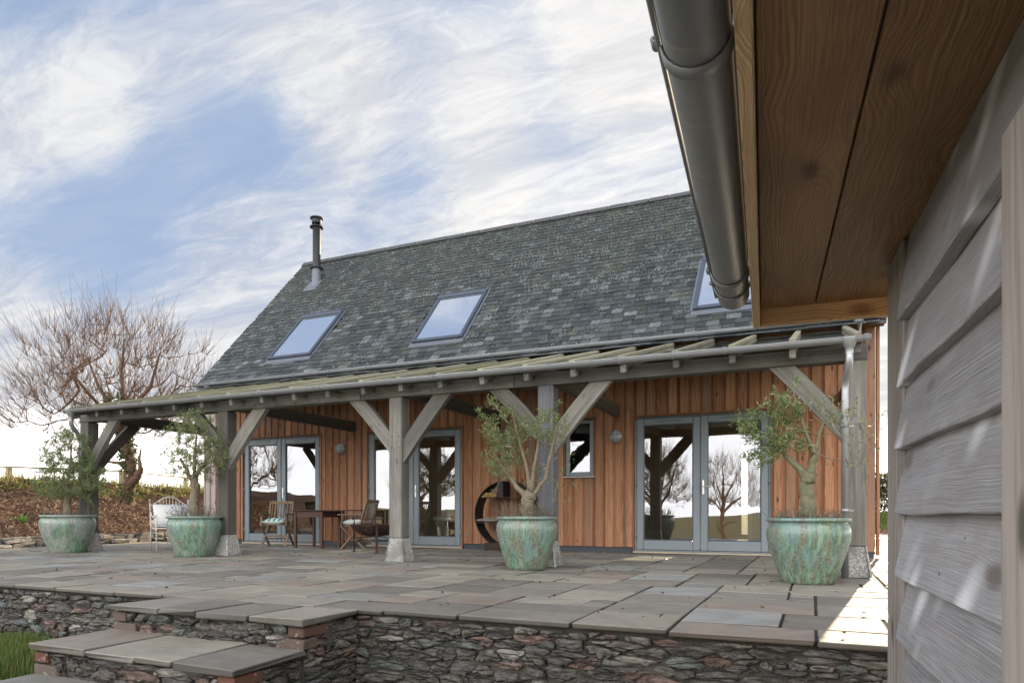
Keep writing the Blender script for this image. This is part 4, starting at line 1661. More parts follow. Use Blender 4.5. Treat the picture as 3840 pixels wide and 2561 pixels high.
# slate skirt tucked under the main eaves
mb = MB()
y0, y1 = 10.98, 11.62
for j in range(4):
    x = -12.80 - (.13 if j % 2 else 0)
    while x < .62:
        wd = r_s.choice([.25, .3, .3, .35])
        ya = y0 + j * .15
        mb.piece(r_s)
        mb.obox((x + wd / 2, ya + .11, rz_(ya + .11) + .185 + r_s.uniform(-.004, .004) + j * .008), ((1, 0, 0), slope, sn), wd / 2 - .003, .115, .005, 0, .003)
        x += wd
mb.build("slate_skirt", M["slate"], porch, kind="stuff")

gy2, gz2 = 7.900, 2.512
mb = MB()
half_pipe(mb, (-12.18, gy2, gz2), (.545, gy2, gz2), (0, -1, 0), .056)
gut2 = mb.build("gutter", M["galv"], porch)
for i, x in enumerate([.50, -.9, -1.47, -2.1, -3.36, -4.6, -5.3, -6.5, -7.75, -9.0, -10.2, -11.5]):
    mb = MB()
    gutter_strap(mb, (x, gy2, gz2), (1, 0, 0), (0, -1, 0), .057, .05 if i % 3 == 0 else .028)
    mb.build("gutter_bracket", M["galv"], gut2)


def downpipe(pts, clips):
    mb = MB()
    P = [Vector(p) for p in pts]
    mb.tube(P, .0365, 18)
    dp = mb.build("downpipe", M["galv"], porch)
    mb = MB()
    c = P[0]
    mb.lathe([(.084, .045), (.080, .02), (.045, -.055), (.041, -.06), (.041, -.12)], 22, (c.x, c.y, c.z))
    mb.build("gutter_outlet", M["galv"], dp)
    for z in clips:
        e = P[-1]
        mb = MB()
        mb.lathe([(.0375, z - .02), (.042, z - .02), (.042, z + .02), (.0375, z + .02)], 18, (e.x, e.y, 0))
        mb.box(e.x + .03, e.x + .085, e.y + .0, e.y + .02, z - .008, z + .008)
        mb.build("pipe_clip", M["galv"], dp)


def arc_pts(p0, p1, p2, n=6):
    p0, p1, p2 = Vector(p0), Vector(p1), Vector(p2)
    return [p0.lerp(p1, t).lerp(p1.lerp(p2, t), t) for t in [k / n for k in range(n + 1)]]


downpipe([(.345, gy2, gz2 - .05), (.345, gy2, gz2 - .20)] + arc_pts((.345, gy2, gz2 - .21), (.345, gy2 + .005, gz2 - .30), (.325, gy2 + .09, gz2 - .36)) + arc_pts((.315, gy2 + .12, gz2 - .39), (.310, gy2 + .17, gz2 - .43), (.310, gy2 + .17, gz2 - .52)) + [(.310, gy2 + .17, .01)], (1.62, .72))
downpipe([(-12.02, gy2, gz2 - .05), (-12.02, gy2, gz2 - .17)] + arc_pts((-12.02, gy2, gz2 - .18), (-12.02, gy2 + .01, gz2 - .30), (-12.06, gy2 + .12, gz2 - .36)) + arc_pts((-12.10, gy2 + .20, gz2 - .42), (-12.12, gy2 + .25, gz2 - .46), (-12.12, gy2 + .25, gz2 - .60)) + [(-12.12, gy2 + .25, .01)], (1.45, .55))

# ------------------------------------------------------------------ shed at the right edge
SHED_Z = -.92
shed = thing("shed", "grey weathered timber shed with overhanging brown boarded eaves, close at the right edge", "shed", (0, 0, SHED_Z), R(3.505))
r_d = random.Random(12)


def shed_part(mb, name, mat, parent=None):
    """meshes are drawn in the shed's own axes with heights measured from the terrace"""
    o = mb.build(name, M[mat], parent or shed)
    if parent is None:
        o.matrix_parent_inverse = Matrix.Translation((0, 0, -SHED_Z))
    return o


BX, BEND = .341, 2.15
edges = [1.226, 1.049, .873, .698, .524, .349, .174, .0, -.175, -.35, -.525, -.70, -.88]
for k, zb in enumerate(edges):
    zt = 1.4525 if k == 0 else zb + .205
    mb = MB().piece(r_d)
    st = 26
    y0, y1 = -1.3, BEND + r_d.uniform(-.012, .012)
    vs, gs, fs = [], [], []
    w1, w2 = r_d.uniform(0, 6), r_d.uniform(0, 6)
    o = (mb.pc[0] * 30, mb.pc[1] * 9, mb.pc[2] * 9)
    for i in range(st + 1):
        t = i / st
        y = y0 + (y1 - y0) * t
        dz = .0035 * math.sin(y * 3.1 + w1) + .002 * math.sin(y * 9 + w2)
        dx = .0035 * math.sin(y * 2.3 + w2) + .0015 * math.sin(y * 11 + w1)
        lean = .034 if k else .030
        for (x, z, zz) in ((BX + dx, zb + dz + .003, 0), (BX + dx + .003, zb + dz, 0), (BX + dx + .030, zb + dz, 0), (BX + lean + .010, zt, 1), (BX + lean + dx * .3, zt, 1)):
            vs.append((x, y, z))
            gs.append((y + o[0], (z - zb) + o[1], (x - BX) * (1 if zz else 1) + o[2]))
    for i in range(st):
        for q in range(5):
            l = (q + 1) % 5
            fs.append((i * 5 + q, (i + 1) * 5 + q, (i + 1) * 5 + l, i * 5 + l))
    fs += [tuple(range(5)), tuple(st * 5 + q for q in range(5))[::-1]]
    mb.add(vs, fs, gs)
    shed_part(mb, "board", "shed")
mb = MB().piece(r_d)
mb.box(.356, .44, BEND - .02, 2.38, -.92, 1.452, "z", .004)
shed_part(mb, "corner_post", "shedpost")
mb = MB().piece(r_d)
mb.box(.386, 2.4, -1.3, BEND - .021, -.92, 1.452)
shed_part(mb, "wall", "shedpost")
mb = MB().piece(r_d)
mb.box(.306, .372, .80, 1.12, -.92, 1.222, "z", .006)
shed_part(mb, "door_post", "shedpost")
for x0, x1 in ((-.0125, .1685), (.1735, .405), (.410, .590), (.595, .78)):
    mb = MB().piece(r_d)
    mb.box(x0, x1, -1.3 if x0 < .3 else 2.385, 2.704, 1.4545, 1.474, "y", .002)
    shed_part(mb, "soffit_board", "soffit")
mb = MB().piece(r_d)
mb.box(-.0152, 1.9, -1.3, 2.703, 1.4765, 1.60, "y")
shed_part(mb, "light_stop_box", "shedpost")  # added filler above the soffit, unseen, stops light leaking through the seam
mb = MB().piece(r_d)
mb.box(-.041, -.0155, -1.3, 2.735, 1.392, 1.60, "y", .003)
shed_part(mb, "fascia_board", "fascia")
mb = MB().piece(r_d)
mb.box(-.0153, 1.0, 2.7065, 2.733, 1.394, 1.60, "x", .003)
shed_part(mb, "end_fascia", "fascia")
mb = MB()
P = [(-.10, -1.4, 1.602), (2.6, -1.4, 2.5), (2.6, 2.76, 2.5), (-.10, 2.76, 1.602)]
Q = [(x, y, z + .05) for x, y, z in P]
mb.add(P + Q, [(3, 2, 1, 0), (4, 5, 6, 7), (0, 1, 5, 4), (1, 2, 6, 5), (2, 3, 7, 6), (3, 0, 4, 7)])
shed_part(mb, "roof", "ridge")  # roof slab out of view, added to block sky light
mb = MB()
half_pipe(mb, (-.100, -1.3, 1.450), (-.100, 2.47, 1.450), (-1, 0, 0), .0525, .003, 24, .0065)
g3 = shed_part(mb, "gutter", "gutter_paint")
for y, wd in ((1.115, .028), (2.22, .05), (2.345, .020)):
    mb = MB()
    gutter_strap(mb, (-.100, y, 1.450), (0, 1, 0), (-1, 0, 0), .0532, wd, .004)
    shed_part(mb, "gutter_bracket", "gutter_paint", g3)

# ------------------------------------------------------------------ bulkhead lamps on the wall
lamp = thing("wall_lamp", "", "wall lamp")
mb = MB()
mb.lathe([(.0, 0), (.112, 0), (.116, .012), (.112, .034), (.094, .040)], 32)
mb.build("base", M["galv"], lamp)
mb = MB()
mb.lathe([(.094, .036), (.090, .055), (.070, .082), (.036, .097), (0, .101)], 28)
mb.build("lens", M["opal"], lamp)
mb = MB()
for s in (-.034, .034):
    for ax_ in (0, 1):
        pts = []
        for k in range(9):
            q = math.pi * k / 8
            u_, h_ = .102 * math.cos(q) * math.sqrt(max(0, 1 - (s / .11) ** 2)), .036 + .074 * math.sin(q) * math.sqrt(1 - (s / .12) ** 2)
            pts.append((u_, s, h_) if ax_ == 0 else (s, u_, h_))
        mb.tube(pts, .0055, 6)
mb.build("cage", M["galv"], lamp)
for i, (x, z, lab) in enumerate(((-9.065, 2.03, "round caged wall lamp on the boards between the far left doors and the middle doors"),
                                 (-5.21, 2.03, "round caged wall lamp half hidden behind the branches of an olive tree"),
                                 (-3.156, 2.02, "round caged wall lamp between the small window and the right hand glazed doors"))):
    o = lamp if i == 0 else copy_tree(lamp)
    o.location, o.rotation_euler = (x, YF - .003, z), (R(90), 0, 0)
    o["label"], o["group"] = lab, "round lamps on the house wall"

# ------------------------------------------------------------------ glazed planters
PROF = [(.0, 0), (.62, 0), (.645, .012), (.675, .07), (.745, .20), (.835, .36), (.92, .52), (.975, .65), (.998, .745), (.990, .82), (.955, .875), (.915, .905), (.905, .918),
        (.915, .930), (.975, .936), (1.0, .950), (1.005, .968), (.985, .986), (.945, .994), (.885, .992), (.862, .975), (.852, .90)]
PLANTERS = [
    (-12.03, 7.86, .435, .66, (.35, .95, .3), "squat pale turquoise glazed planter in front of the far left porch post"),
    (-9.03, 7.92, .410, .645, (.55, .75, .9), "green glazed planter with grey patches beside the white metal seat"),
    (-3.24, 7.80, .378, .655, (.85, .30, .15), "tall green and brown glazed planter standing against the fourth porch post"),
    (-.05, 7.44, .395, .650, (.80, .25, .62), "big blue and brown streaked glazed planter beside the right hand downpipe")]
for i, (x, y, r, h, pc, lab) in enumerate(PLANTERS):
    t = thing("planter", lab, "planter", (x, y, .001), R(40 * i), "glazed planters along the porch edge")
    mb = MB()
    mb.pc = pc
    mb.lathe([(a * r, b * h) for a, b in PROF], 64, wob=.006)
    mb.build("pot", M["glaze"], t)
    mb = MB()
    mb.disc((0, 0, h * .915), r * .86, 40)
    mb.build("soil", M["soil"], t)


# ------------------------------------------------------------------ trees
def leaf_cloud(name, P, D, L, W, mat, parent, r, kind=None, fold=.15):
    """many small pointed leaves: P positions, D directions"""
    n = len(P)
    P, D = np.asarray(P, float), np.asarray(D, float)
    D /= np.linalg.norm(D, axis=1)[:, None] + 1e-9
    rs = np.random.RandomState(r.randrange(10 ** 6))
    A = rs.normal(size=(n, 3))
    S = np.cross(D, A)
    S /= np.linalg.norm(S, axis=1)[:, None] + 1e-9
    N = np.cross(S, D)
    l = (L * rs.uniform(.65, 1.25, n))[:, None]
    w_ = (W * rs.uniform(.7, 1.2, n))[:, None]
    v = np.stack([P, P + D * l * .45 + S * w_ * .5 + N * w_ * fold, P + D * l - N * l * .1, P + D * l * .45 - S * w_ * .5 + N * w_ * fold], 1).reshape(-1, 3)
    f = np.arange(n * 4).reshape(-1, 4)
    pc = np.repeat(rs.uniform(0, 1, (n, 3)), 4, 0)
    return np_mesh(name, v, f, mat, parent, kind, pc)


def colonise(start_paths, targets, step, r, jitter=.25, lift=.15, radial=.35, r0=.0022, pw=.46):
    """branches grown from existing limbs to a cloud of target points, each from the nearest wood"""
    pos, par, rad0 = [], [], []
    paths = []
    for (pts, rr) in start_paths:
        prev, ids = -1, []
        base = None
        for k, p in enumerate(pts):
            if k == 0 and pos:
                dd = np.linalg.norm(np.asarray(pos) - np.asarray(p), axis=1)
                base = int(np.argmin(dd))
                prev = base
                ids.append(base)
                continue
            pos.append(tuple(p))
            par.append(prev)
            rad0.append(rr[k])
            prev = len(pos) - 1
            ids.append(prev)
        paths.append(ids)
    nbase = len(pos)
    c0 = np.asarray(pos[-1]) if False else np.asarray(pos).mean(0)
    order = sorted(range(len(targets)), key=lambda i: np.linalg.norm(np.asarray(targets[i]) - c0))
    arr = np.zeros((len(pos) + len(targets) * 60, 3))
    arr[:nbase] = pos
    cnt = nbase
    for i in order:
        t = np.asarray(targets[i], float)
        dd = np.linalg.norm(arr[:cnt] - t, axis=1)
        dd[:max(1, nbase // 4)] += 10
        k = int(np.argmin(dd))
        n = max(1, min(50, int(dd[k] / step)))
        a = arr[k]
        ctrl = (a + t) / 2 + np.array([r.gauss(0, jitter), r.gauss(0, jitter), r.gauss(0, jitter)]) * dd[k] * .5 + np.array([0, 0, -lift * dd[k]])
        ids = [k]
        for q in range(1, n + 1):
            s = q / n
            p = a * (1 - s) ** 2 + ctrl * 2 * s * (1 - s) + t * s * s
            arr[cnt] = p
            par.append(ids[-1])
            rad0.append(0)
            ids.append(cnt)
            cnt += 1
        paths.append(ids)
    load = np.zeros(cnt)
    for ids in paths:
        load[ids[-1]] += 1
    for k in range(cnt - 1, -1, -1):
        if par[k] >= 0 and k >= nbase:
            load[par[k]] += load[k]
    rad = np.maximum(r0 * np.maximum(load, 1) ** pw, 0)
    rad[:nbase] = rad0[:nbase]
    return arr[:cnt], par, rad, paths, nbase


def wood_mesh(arr, rad, paths, thick=.03, cap=None):
    mb = MB()
    for ids in paths:
        if len(ids) < 2:
            continue
        P = [arr[k] for k in ids]
        rr = [rad[k] for k in ids]
        rr[0] = min(rr[0], rr[1] * 1.25)
        if cap:
            rr = [min(q, cap) for q in rr]
        rr[-1] *= .6
        mb.piece()
        mb.tube(P, rr, 9 if max(rr) > thick else (5 if max(rr) > .008 else 3), caps=False)
    return mb


def gnarl(mb_pts, r, n=3):
    return mb_pts


def olive(x, y, z, lab, trunk, limbs, targets, leafy, seed, leaf_per=13, bark="olive_bark", tw=.0021, leafsize=(.046, .0105)):
    """olive standing in its pot; trunk, limbs: polylines with radii, targets: where twigs end, leafy(p) = chance of leaves"""
    r = random.Random(seed)
    targets = targets + [np.asarray(q) + np.array([r.gauss(0, .07) for _ in range(3)]) for q in targets for _ in range(1)]
    t = thing("olive_tree", lab, "tree", (x, y, z), 0, "olive trees in the planters")
    arr, par, rad, paths, nb = colonise([trunk] + limbs, targets, .045, r, .16, .10, r0=tw, pw=.40)
    nlimb = 1 + len(limbs)
    mb = MB().piece(r)
    P, rr = trunk
    # trunk with swellings
    Q, qr = [], []
    for k in range(len(P) - 1):
        for s in range(7):
            a = s / 7
            Q.append([P[k][c] * (1 - a) + P[k + 1][c] * a + r.gauss(0, .003) for c in range(3)])
            qr.append((rr[k] * (1 - a) + rr[k + 1] * a) * (1 + r.uniform(-.08, .09)))
    Q.append(P[-1])
    qr.append(rr[-1])
    mb.tube(Q, qr, 20, lump=.14)
    for (P, rr) in limbs:
        Q, qr = [], []
        for k in range(len(P) - 1):
            for s in range(5):
                a = s / 5
                Q.append([P[k][c] * (1 - a) + P[k + 1][c] * a + r.gauss(0, rr[k] * .10) for c in range(3)])
                qr.append((rr[k] * (1 - a) + rr[k + 1] * a) * (1 + r.uniform(-.10, .12)))
        Q.append(P[-1])
        qr.append(rr[-1])
        mb.tube(Q, qr, 12, lump=.16)
    mb.build("trunk", M[bark], t)
    mb = wood_mesh(arr, rad, paths[nlimb:], cap=.011)
    mb.build("branches", M["stem"], t, kind="stuff")
    LP, LD = [], []
    for ids in paths[nlimb:]:
        n = len(ids)
        for q in range(1, n):
            p = arr[ids[q]]
            ch = leafy(p)
            d_ = arr[ids[q]] - arr[ids[q - 1]]
            for s in range(int(leaf_per * .8) if q < n - 1 else int(leaf_per * 1.8)):
                if r.random() < ch:
                    a = r.random()
                    LP.append(p - d_ * a + np.array([r.gauss(0, .022) for _ in range(3)]))
                    LD.append(d_ / (np.linalg.norm(d_) + 1e-9) * .8 + np.array([r.gauss(0, .55), r.gauss(0, .55), r.gauss(0, .5) + .15]))
    if LP:
        leaf_cloud("leaves", LP, LD, leafsize[0], leafsize[1], M["olive_leaf"], t, r, kind="stuff")
    return t


def blob(r, n, c, rad, shell=.4):
    out = []
    while len(out) < n:
        v = np.array([r.gauss(0, 1) for _ in range(3)])
        v /= np.linalg.norm(v)
        out.append(np.asarray(c) + v * (shell + (1 - shell) * r.random() ** .6) * np.asarray(rad))
    return out


r1 = random.Random(4)
olive(-12.03, 7.86, .60, "wide bushy olive tree growing in the far left pale turquoise planter",
      ([(0, 0, -.05), (-.02, 0, .22), (.0, 0, .42), (-.02, 0, .62)], [.075, .060, .050, .038]),
      [([(-.02, 0, .30), (.10, .02, .45), (.22, 0, .62)], [.035, .028, .018]), ([(0, 0, .42), (-.16, 0, .60), (-.34, .05, .74)], [.032, .024, .014]), ([(-.02, 0, .62), (.02, .03, .95), (.10, 0, 1.30)], [.03, .02, .010])],
      blob(r1, 150, (.05, 0, .66), (.74, .55, .36)) + blob(r1, 80, (-.02, 0, 1.18), (.50, .42, .42)) + blob(r1, 12, (-.55, 0, 1.0), (.25, .25, .25)),
      lambda p: .85, 11, 18)
olive(-9.03, 7.92, .59, "upright dense olive tree with a pale trunk in the planter beside the white metal seat",
      ([(0, 0, -.05), (-.02, 0, .25), (.01, .01, .48), (0, 0, .66)], [.082, .068, .062, .055]),
      [([(.01, 0, .50), (-.16, .02, .74), (-.34, .02, .98)], [.036, .026, .013]), ([(0, 0, .62), (.16, .0, .84), (.34, .04, 1.06)], [.036, .026, .013]), ([(0, 0, .66), (.01, 0, 1.0), (.06, 0, 1.42)], [.034, .022, .010])],
      blob(r1, 140, (.02, 0, .98), (.62, .5, .38)) + blob(r1, 85, (.02, 0, 1.36), (.44, .4, .42)) + blob(r1, 12, (.48, 0, .98), (.28, .3, .2)),
      lambda p: .80, 12, 10)
olive(-3.24, 7.80, .60, "open crowned olive tree with a gnarled forked trunk in front of the fourth porch post",
      ([(.03, 0, -.05), (.0, 0, .10), (.02, 0, .26), (.06, 0, .36)], [.085, .075, .080, .070]),
      [([(0, 0, .28), (-.14, .0, .42), (-.30, .0, .62), (-.46, 0, .86)], [.042, .028, .016, .009]), ([(.04, 0, .36), (.0, .02, .62), (-.10, 0, .98), (-.20, 0, 1.36)], [.032, .022, .014, .008]),
       ([(.06, 0, .36), (.10, 0, .66), (.16, .02, 1.06)], [.034, .022, .010]), ([(.08, 0, .30), (.24, .02, .52), (.34, 0, .92), (.42, 0, 1.18)], [.030, .022, .013, .008])],
      blob(r1, 36, (-.36, 0, 1.22), (.26, .3, .34)) + blob(r1, 40, (-.34, 0, .78), (.24, .3, .30)) + blob(r1, 34, (.30, 0, 1.14), (.24, .28, .26)) + blob(r1, 24, (.02, 0, 1.0), (.30, .3, .35))
      + [(.62, -.1, .82), (.66, .1, .88), (.60, 0, .94), (.56, 0, .28), (.40, -.1, .22), (-.5, 0, .30)] + blob(r1, 16, (.35, 0, .55), (.30, .25, .2)),
      lambda p: .78 if (p[0] < .15 and p[2] > .55) or p[2] > .98 else .14, 13, 11)
olive(-.05, 7.44, .585, "half bare olive tree with a thick mossy trunk in the right hand planter",
      ([(.02, 0, -.05), (.0, 0, .20), (-.01, 0, .40), (.02, .0, .52)], [.078, .072, .068, .074]),
      [([(0, 0, .46), (-.10, 0, .58), (-.20, 0, .68), (-.32, 0, .86), (-.40, 0, 1.06)], [.050, .034, .020, .010, .006]), ([(.02, 0, .50), (.06, .02, .66), (.08, 0, .78), (.14, 0, 1.0)], [.048, .036, .020, .008]),
       ([(.06, 0, .70), (-.02, 0, .92), (-.10, 0, 1.20), (-.14, 0, 1.36)], [.026, .016, .009, .005])],
      blob(r1, 34, (-.42, 0, .98), (.24, .26, .26)) + blob(r1, 22, (-.22, 0, .82), (.24, .26, .20)) + blob(r1, 14, (-.16, 0, 1.18), (.16, .2, .26)) + blob(r1, 8, (-.48, 0, .66), (.16, .2, .1))
      + blob(r1, 46, (.36, 0, .86), (.40, .4, .32)) + blob(r1, 18, (.22, 0, 1.12), (.26, .3, .2)) + [(.62, 0, .42), (.5, .1, .34), (.74, 0, .7), (.70, -.1, 1.05)],
      lambda p: .85 if p[0] < -.04 else (.12 if p[2] > 1.0 else .03), 14, 13, "stem_green", .0019, (.050, .0135))

# low grey-green herbs round the trunks
r2 = random.Random(9)
HERB = ["sparse grey herbs with old stems in the far left planter", "grey green herb cushion under the olive beside the white seat", "straggly lavender stems in the planter against the fourth post", "dry lavender tufts at the foot of the mossy olive trunk"]
for (x, y, r, h, pc, lab), hl, hh in zip(PLANTERS, HERB, (.12, .20, .22, .13)):
    t = thing("herb_plant", hl, "plant", (x, y, h * .915))
    mb = MB()
    LP, LD = [], []
    for k in range(120):
        q, d_ = r2.uniform(0, 6.28), r * .80 * math.sqrt(r2.random())
        p0 = np.array([d_ * math.cos(q), d_ * math.sin(q), 0])
        lean = np.array([math.cos(q), math.sin(q), 0]) * r2.uniform(-.02, .10) + np.array([r2.gauss(0, .03), r2.gauss(0, .03), 0])
        hgt = hh * r2.uniform(.35, 1.15)
        p1 = p0 + lean + np.array([0, 0, hgt])
        mb.piece(r2)
        mb.tube([p0, (p0 + p1) / 2 + np.array([0, 0, .02]), p1], [.0022, .0018, .0010], 3, False)
        for s in range(9):
            a = r2.uniform(.25, 1.05)
            LP.append(p0 + (p1 - p0) * a)
            LD.append((p1 - p0) / np.linalg.norm(p1 - p0) + np.array([r2.gauss(0, .7), r2.gauss(0, .7), r2.gauss(0, .3)]))
    mb.build("stems", M["stem"], t, kind="stuff")
    leaf_cloud("leaves", LP, LD, .026, .007, M["thyme"], t, r2, kind="stuff")

# ------------------------------------------------------------------ bare tree on the bank
r3 = random.Random(31)
TX, TY = -17.45, 13.0
tree = thing("bare_tree", "spreading leafless tree with an ivy wrapped trunk on the bank beyond the porch", "tree", (TX, TY, .72), 0)
trunk = ([(0, 0, -.15), (.02, 0, .35), (.16, .0, .85), (.20, 0, 1.25), (.05, 0, 1.85), (-.12, 0, 2.5), (-.10, 0, 3.0)], [.30, .20, .145, .14, .135, .115, .09])
limbs = [([(.10, 0, .62), (.45, 0, .95), (.62, 0, 1.18), (.55, 0, 1.40), (.50, .1, 1.75)], [.16, .13, .09, .05, .02]),
         ([(.16, 0, 1.05), (-.30, .05, 1.35), (-.85, .1, 1.42), (-1.3, .1, 1.20)], [.08, .06, .045, .02]),
         ([(.05, 0, 1.85), (-.7, 0, 2.55), (-1.6, .1, 2.95), (-2.5, 0, 3.35)], [.11, .085, .055, .025]),
         ([(.02, 0, 2.0), (.75, .1, 2.55), (1.45, 0, 2.95), (2.15, 0, 3.35)], [.10, .075, .05, .022]),
         ([(-.10, 0, 2.5), (-.65, -.3, 3.4), (-1.15, -.3, 4.3)], [.09, .06, .025]),
         ([(-.10, 0, 2.6), (.5, .4, 3.5), (.85, .4, 4.4)], [.09, .06, .025]),
         ([(-.10, 0, 3.0), (-.15, 0, 3.9), (-.05, 0, 4.8)], [.09, .06, .025]),
         ([(.0, 0, 2.1), (.2, -.9, 2.8), (.3, -1.7, 3.5)], [.09, .06, .025]), ([(.0, 0, 2.2), (.0, .9, 2.9), (-.2, 1.8, 3.6)], [.09, .06, .025])]
tg = []
while len(tg) < 520:
    v = np.array([r3.gauss(0, 1), r3.gauss(0, 1), r3.gauss(0, 1)])
    v /= np.linalg.norm(v)
    if v[2] < -.30:
        continue
    q = .50 + .50 * r3.random() ** .7
    tg.append(np.array([-.20, 0, 2.75]) + v * q * np.array([3.35, 2.8, 2.75 if v[2] > 0 else 1.9]))
limbs = [(P, [q * .78 for q in rr]) for P, rr in limbs]
arr, par, rad, paths, nb = colonise([trunk] + limbs, tg, .16, r3, .10, .12, r0=.0046, pw=.48)
mb = MB().piece(r3)
for k, ids in enumerate(paths[:1 + len(limbs)]):
    P, rr = ([trunk] + limbs)[k]
    Q, qr = [], []
    for i in range(len(P) - 1):
        for s in range(5):
            a = s / 5
            Q.append([P[i][c] * (1 - a) + P[i + 1][c] * a + r3.gauss(0, rr[i] * .10) for c in range(3)])
            qr.append((rr[i] * (1 - a) + rr[i + 1] * a) * (1 + r3.uniform(-.12, .14)))
    Q.append(P[-1])
    qr.append(rr[-1])
    mb.tube(Q, qr, 12)
mb.build("trunk", M["bark"], tree)
mb = wood_mesh(arr, rad, paths[1 + len(limbs):], cap=.028)
mb.build("branches", M["bark"], tree, kind="stuff")
# long upright shoots
mb = MB()
top = Vector((-.22, 0, 2.0))
for ids in paths[1 + len(limbs):]:
    for rep in range(6):
        k = ids[r3.randrange(len(ids) // 2, len(ids))]
        p = Vector(arr[k])
        out = (p - top).normalized()
        d_ = (out * .7 + Vector((r3.gauss(0, .45), r3.gauss(0, .45), .35 + abs(r3.gauss(0, .35))))).normalized()
        L_ = r3.uniform(.25, .70) if r3.random() > .10 else r3.uniform(.8, 1.5)
        mb.piece(r3)
        m1 = p + d_ * L_ * .5 + Vector((r3.gauss(0, .03), r3.gauss(0, .03), r3.gauss(0, .03)))
        e = p + d_ * L_ + Vector((0, 0, .12 * L_))
        mb.tube([p, m1, e], [.0058, .0048, .0024], 3, False)
mb.build("shoots", M["bark"], tree, kind="stuff")
# ivy on the trunk
t = thing("ivy", "dark ivy clinging to the trunk and fork of the bare tree", "plant", (TX, TY, .72))
LP, LD = [], []
for (a, b, ra, n) in (((.18, 0, 1.1), (-.10, 0, 2.6), .20, 900), ((-.10, 0, 2.5), (-.35, 0, 3.2), .30, 700), ((.5, .1, 2.4), (1.1, .1, 3.0), .16, 420), ((0, 0, .1), (.15, 0, .8), .24, 250)):
    for k in range(n):
        s = r3.random()
        p = np.asarray(a) * (1 - s) + np.asarray(b) * s
        v = np.array([r3.gauss(0, 1), r3.gauss(0, 1), r3.gauss(0, .5)])
        v /= np.linalg.norm(v)
        LP.append(p + v * ra * r3.uniform(.6, 1.2))
        LD.append(v + np.array([r3.gauss(0, .8), r3.gauss(0, .8), -.5 + r3.gauss(0, .5)]))
leaf_cloud("leaves", LP, LD, .09, .075, M["ivy"], t, r3, kind="stuff")

# the garden across the lawn, which the house windows mirror
for i, (x, y, s, rz, lab) in enumerate(((-8.6, -17.0, .95, 1.9, "bare tree across the lawn mirrored in the right hand doors"), (-5.6, -26.0, 1.0, 3.3, "taller bare tree further off mirrored in the right hand doors"),
                                        (-36.0, -13.0, 1.35, .6, "wide bare tree mirrored in the far left doors"), (-25.0, -18.0, 1.1, 4.4, "bare tree mirrored in the middle doors"))):
    o = copy_tree(tree)
    o.location, o.rotation_euler, o.scale = (x, y, float(land(np.array(x), np.array(y))) - .05), (0, 0, rz), (s * .72, s * .72, s * 1.12)
    o["label"], o["group"] = lab, "bare trees across the lawn"

# ------------------------------------------------------------------ garden furniture
def pillow(name, mat, parent, w_, d_, h_, loc=(0, 0, 0), rot=(0, 0, 0), n=14, seed=1):
    r = random.Random(seed)
    vs, fs = [], []
    ph = [r.uniform(0, 6) for _ in range(4)]
    for side in (1, -1):
        for j in range(n + 1):
            for i in range(n + 1):
                a, b = i / n * 2 - 1, j / n * 2 - 1
                e = max(0, (1 - abs(a) ** 2.6)) ** .55 * max(0, (1 - abs(b) ** 2.6)) ** .55
                pull = 1 - .10 * (1 - abs(a * b)) * (abs(a) ** 3 + abs(b) ** 3) * .6
                wr = .05 * math.sin(5 * a + ph[0]) * math.sin(4 * b + ph[1])
                vs.append((a * w_ / 2 * pull, b * d_ / 2 * pull, side * h_ / 2 * e * (1 + wr)))
    m_ = (n + 1) ** 2
    for j in range(n):
        for i in range(n):
            k = j * (n + 1) + i
            fs.append((k, k + 1, k + n + 2, k + n + 1))
            fs.append((m_ + k, m_ + k + n + 1, m_ + k + n + 2, m_ + k + 1))
    mb = MB()
    mb.add(vs, fs, smooth=True)
    o = mb.build(name, M[mat], parent)
    o.location, o.rotation_euler = loc, rot
    return o


def armchair(label, loc, rz):
    """folding slatted armchair, front towards -y"""
    t = thing("armchair", label, "chair", loc, rz, "folding wooden armchairs at the table")
    r = random.Random(5)
    hw = .255

    def part(name, *bars):
        mb = MB()
        for (p0, p1, wd, tk, up) in bars:
            mb.piece(r)
            mb.beam(p0, p1, wd, tk, up, .004)
        mb.build(name, M["teak"], t)
    X = (1, 0, 0)
    for s in (-1, 1):
        x = s * hw
        part("leg", ((x, .27, 0), (x, -.235, .445), .024, .045, X))
        part("leg", ((x * .92, -.25, 0), (x * .92, .14, .43), .024, .045, X))
        part("back_post", ((x * .92, .135, .40), (x * .92, .30, .93), .024, .042, X))
        part("arm_post", ((x, -.235, .42), (x, -.185, .645), .024, .042, X))
        part("armrest", ((x, -.30, .655), (x, .235, .665), .055, .022, (0, 0, 1)))
    for k in range(6):
        y = -.215 + k * .068
        part("slat", ((-hw + .03, y, .445), (hw - .03, y, .445), .055, .018, (0, 0, 1)))
    part("back_rail", ((-hw * .92, .298, .905), (hw * .92, .298, .905), .024, .06, (0, .3, .95)))
    part("back_rail", ((-hw * .92, .158, .475), (hw * .92, .158, .475), .024, .04, (0, .3, .95)))
    for k in range(7):
        x = -.185 + k * .0617
        part("back_slat", ((x, .160, .49), (x, .291, .885), .028, .012, (0, -1, .3)))
    part("stretcher", ((-hw, .10, .155), (hw, .10, .155), .02, .03, (0, 0, 1)))
    part("stretcher", ((-hw, -.06, .215), (hw, -.06, .215), .02, .03, (0, 0, 1)))
    return t


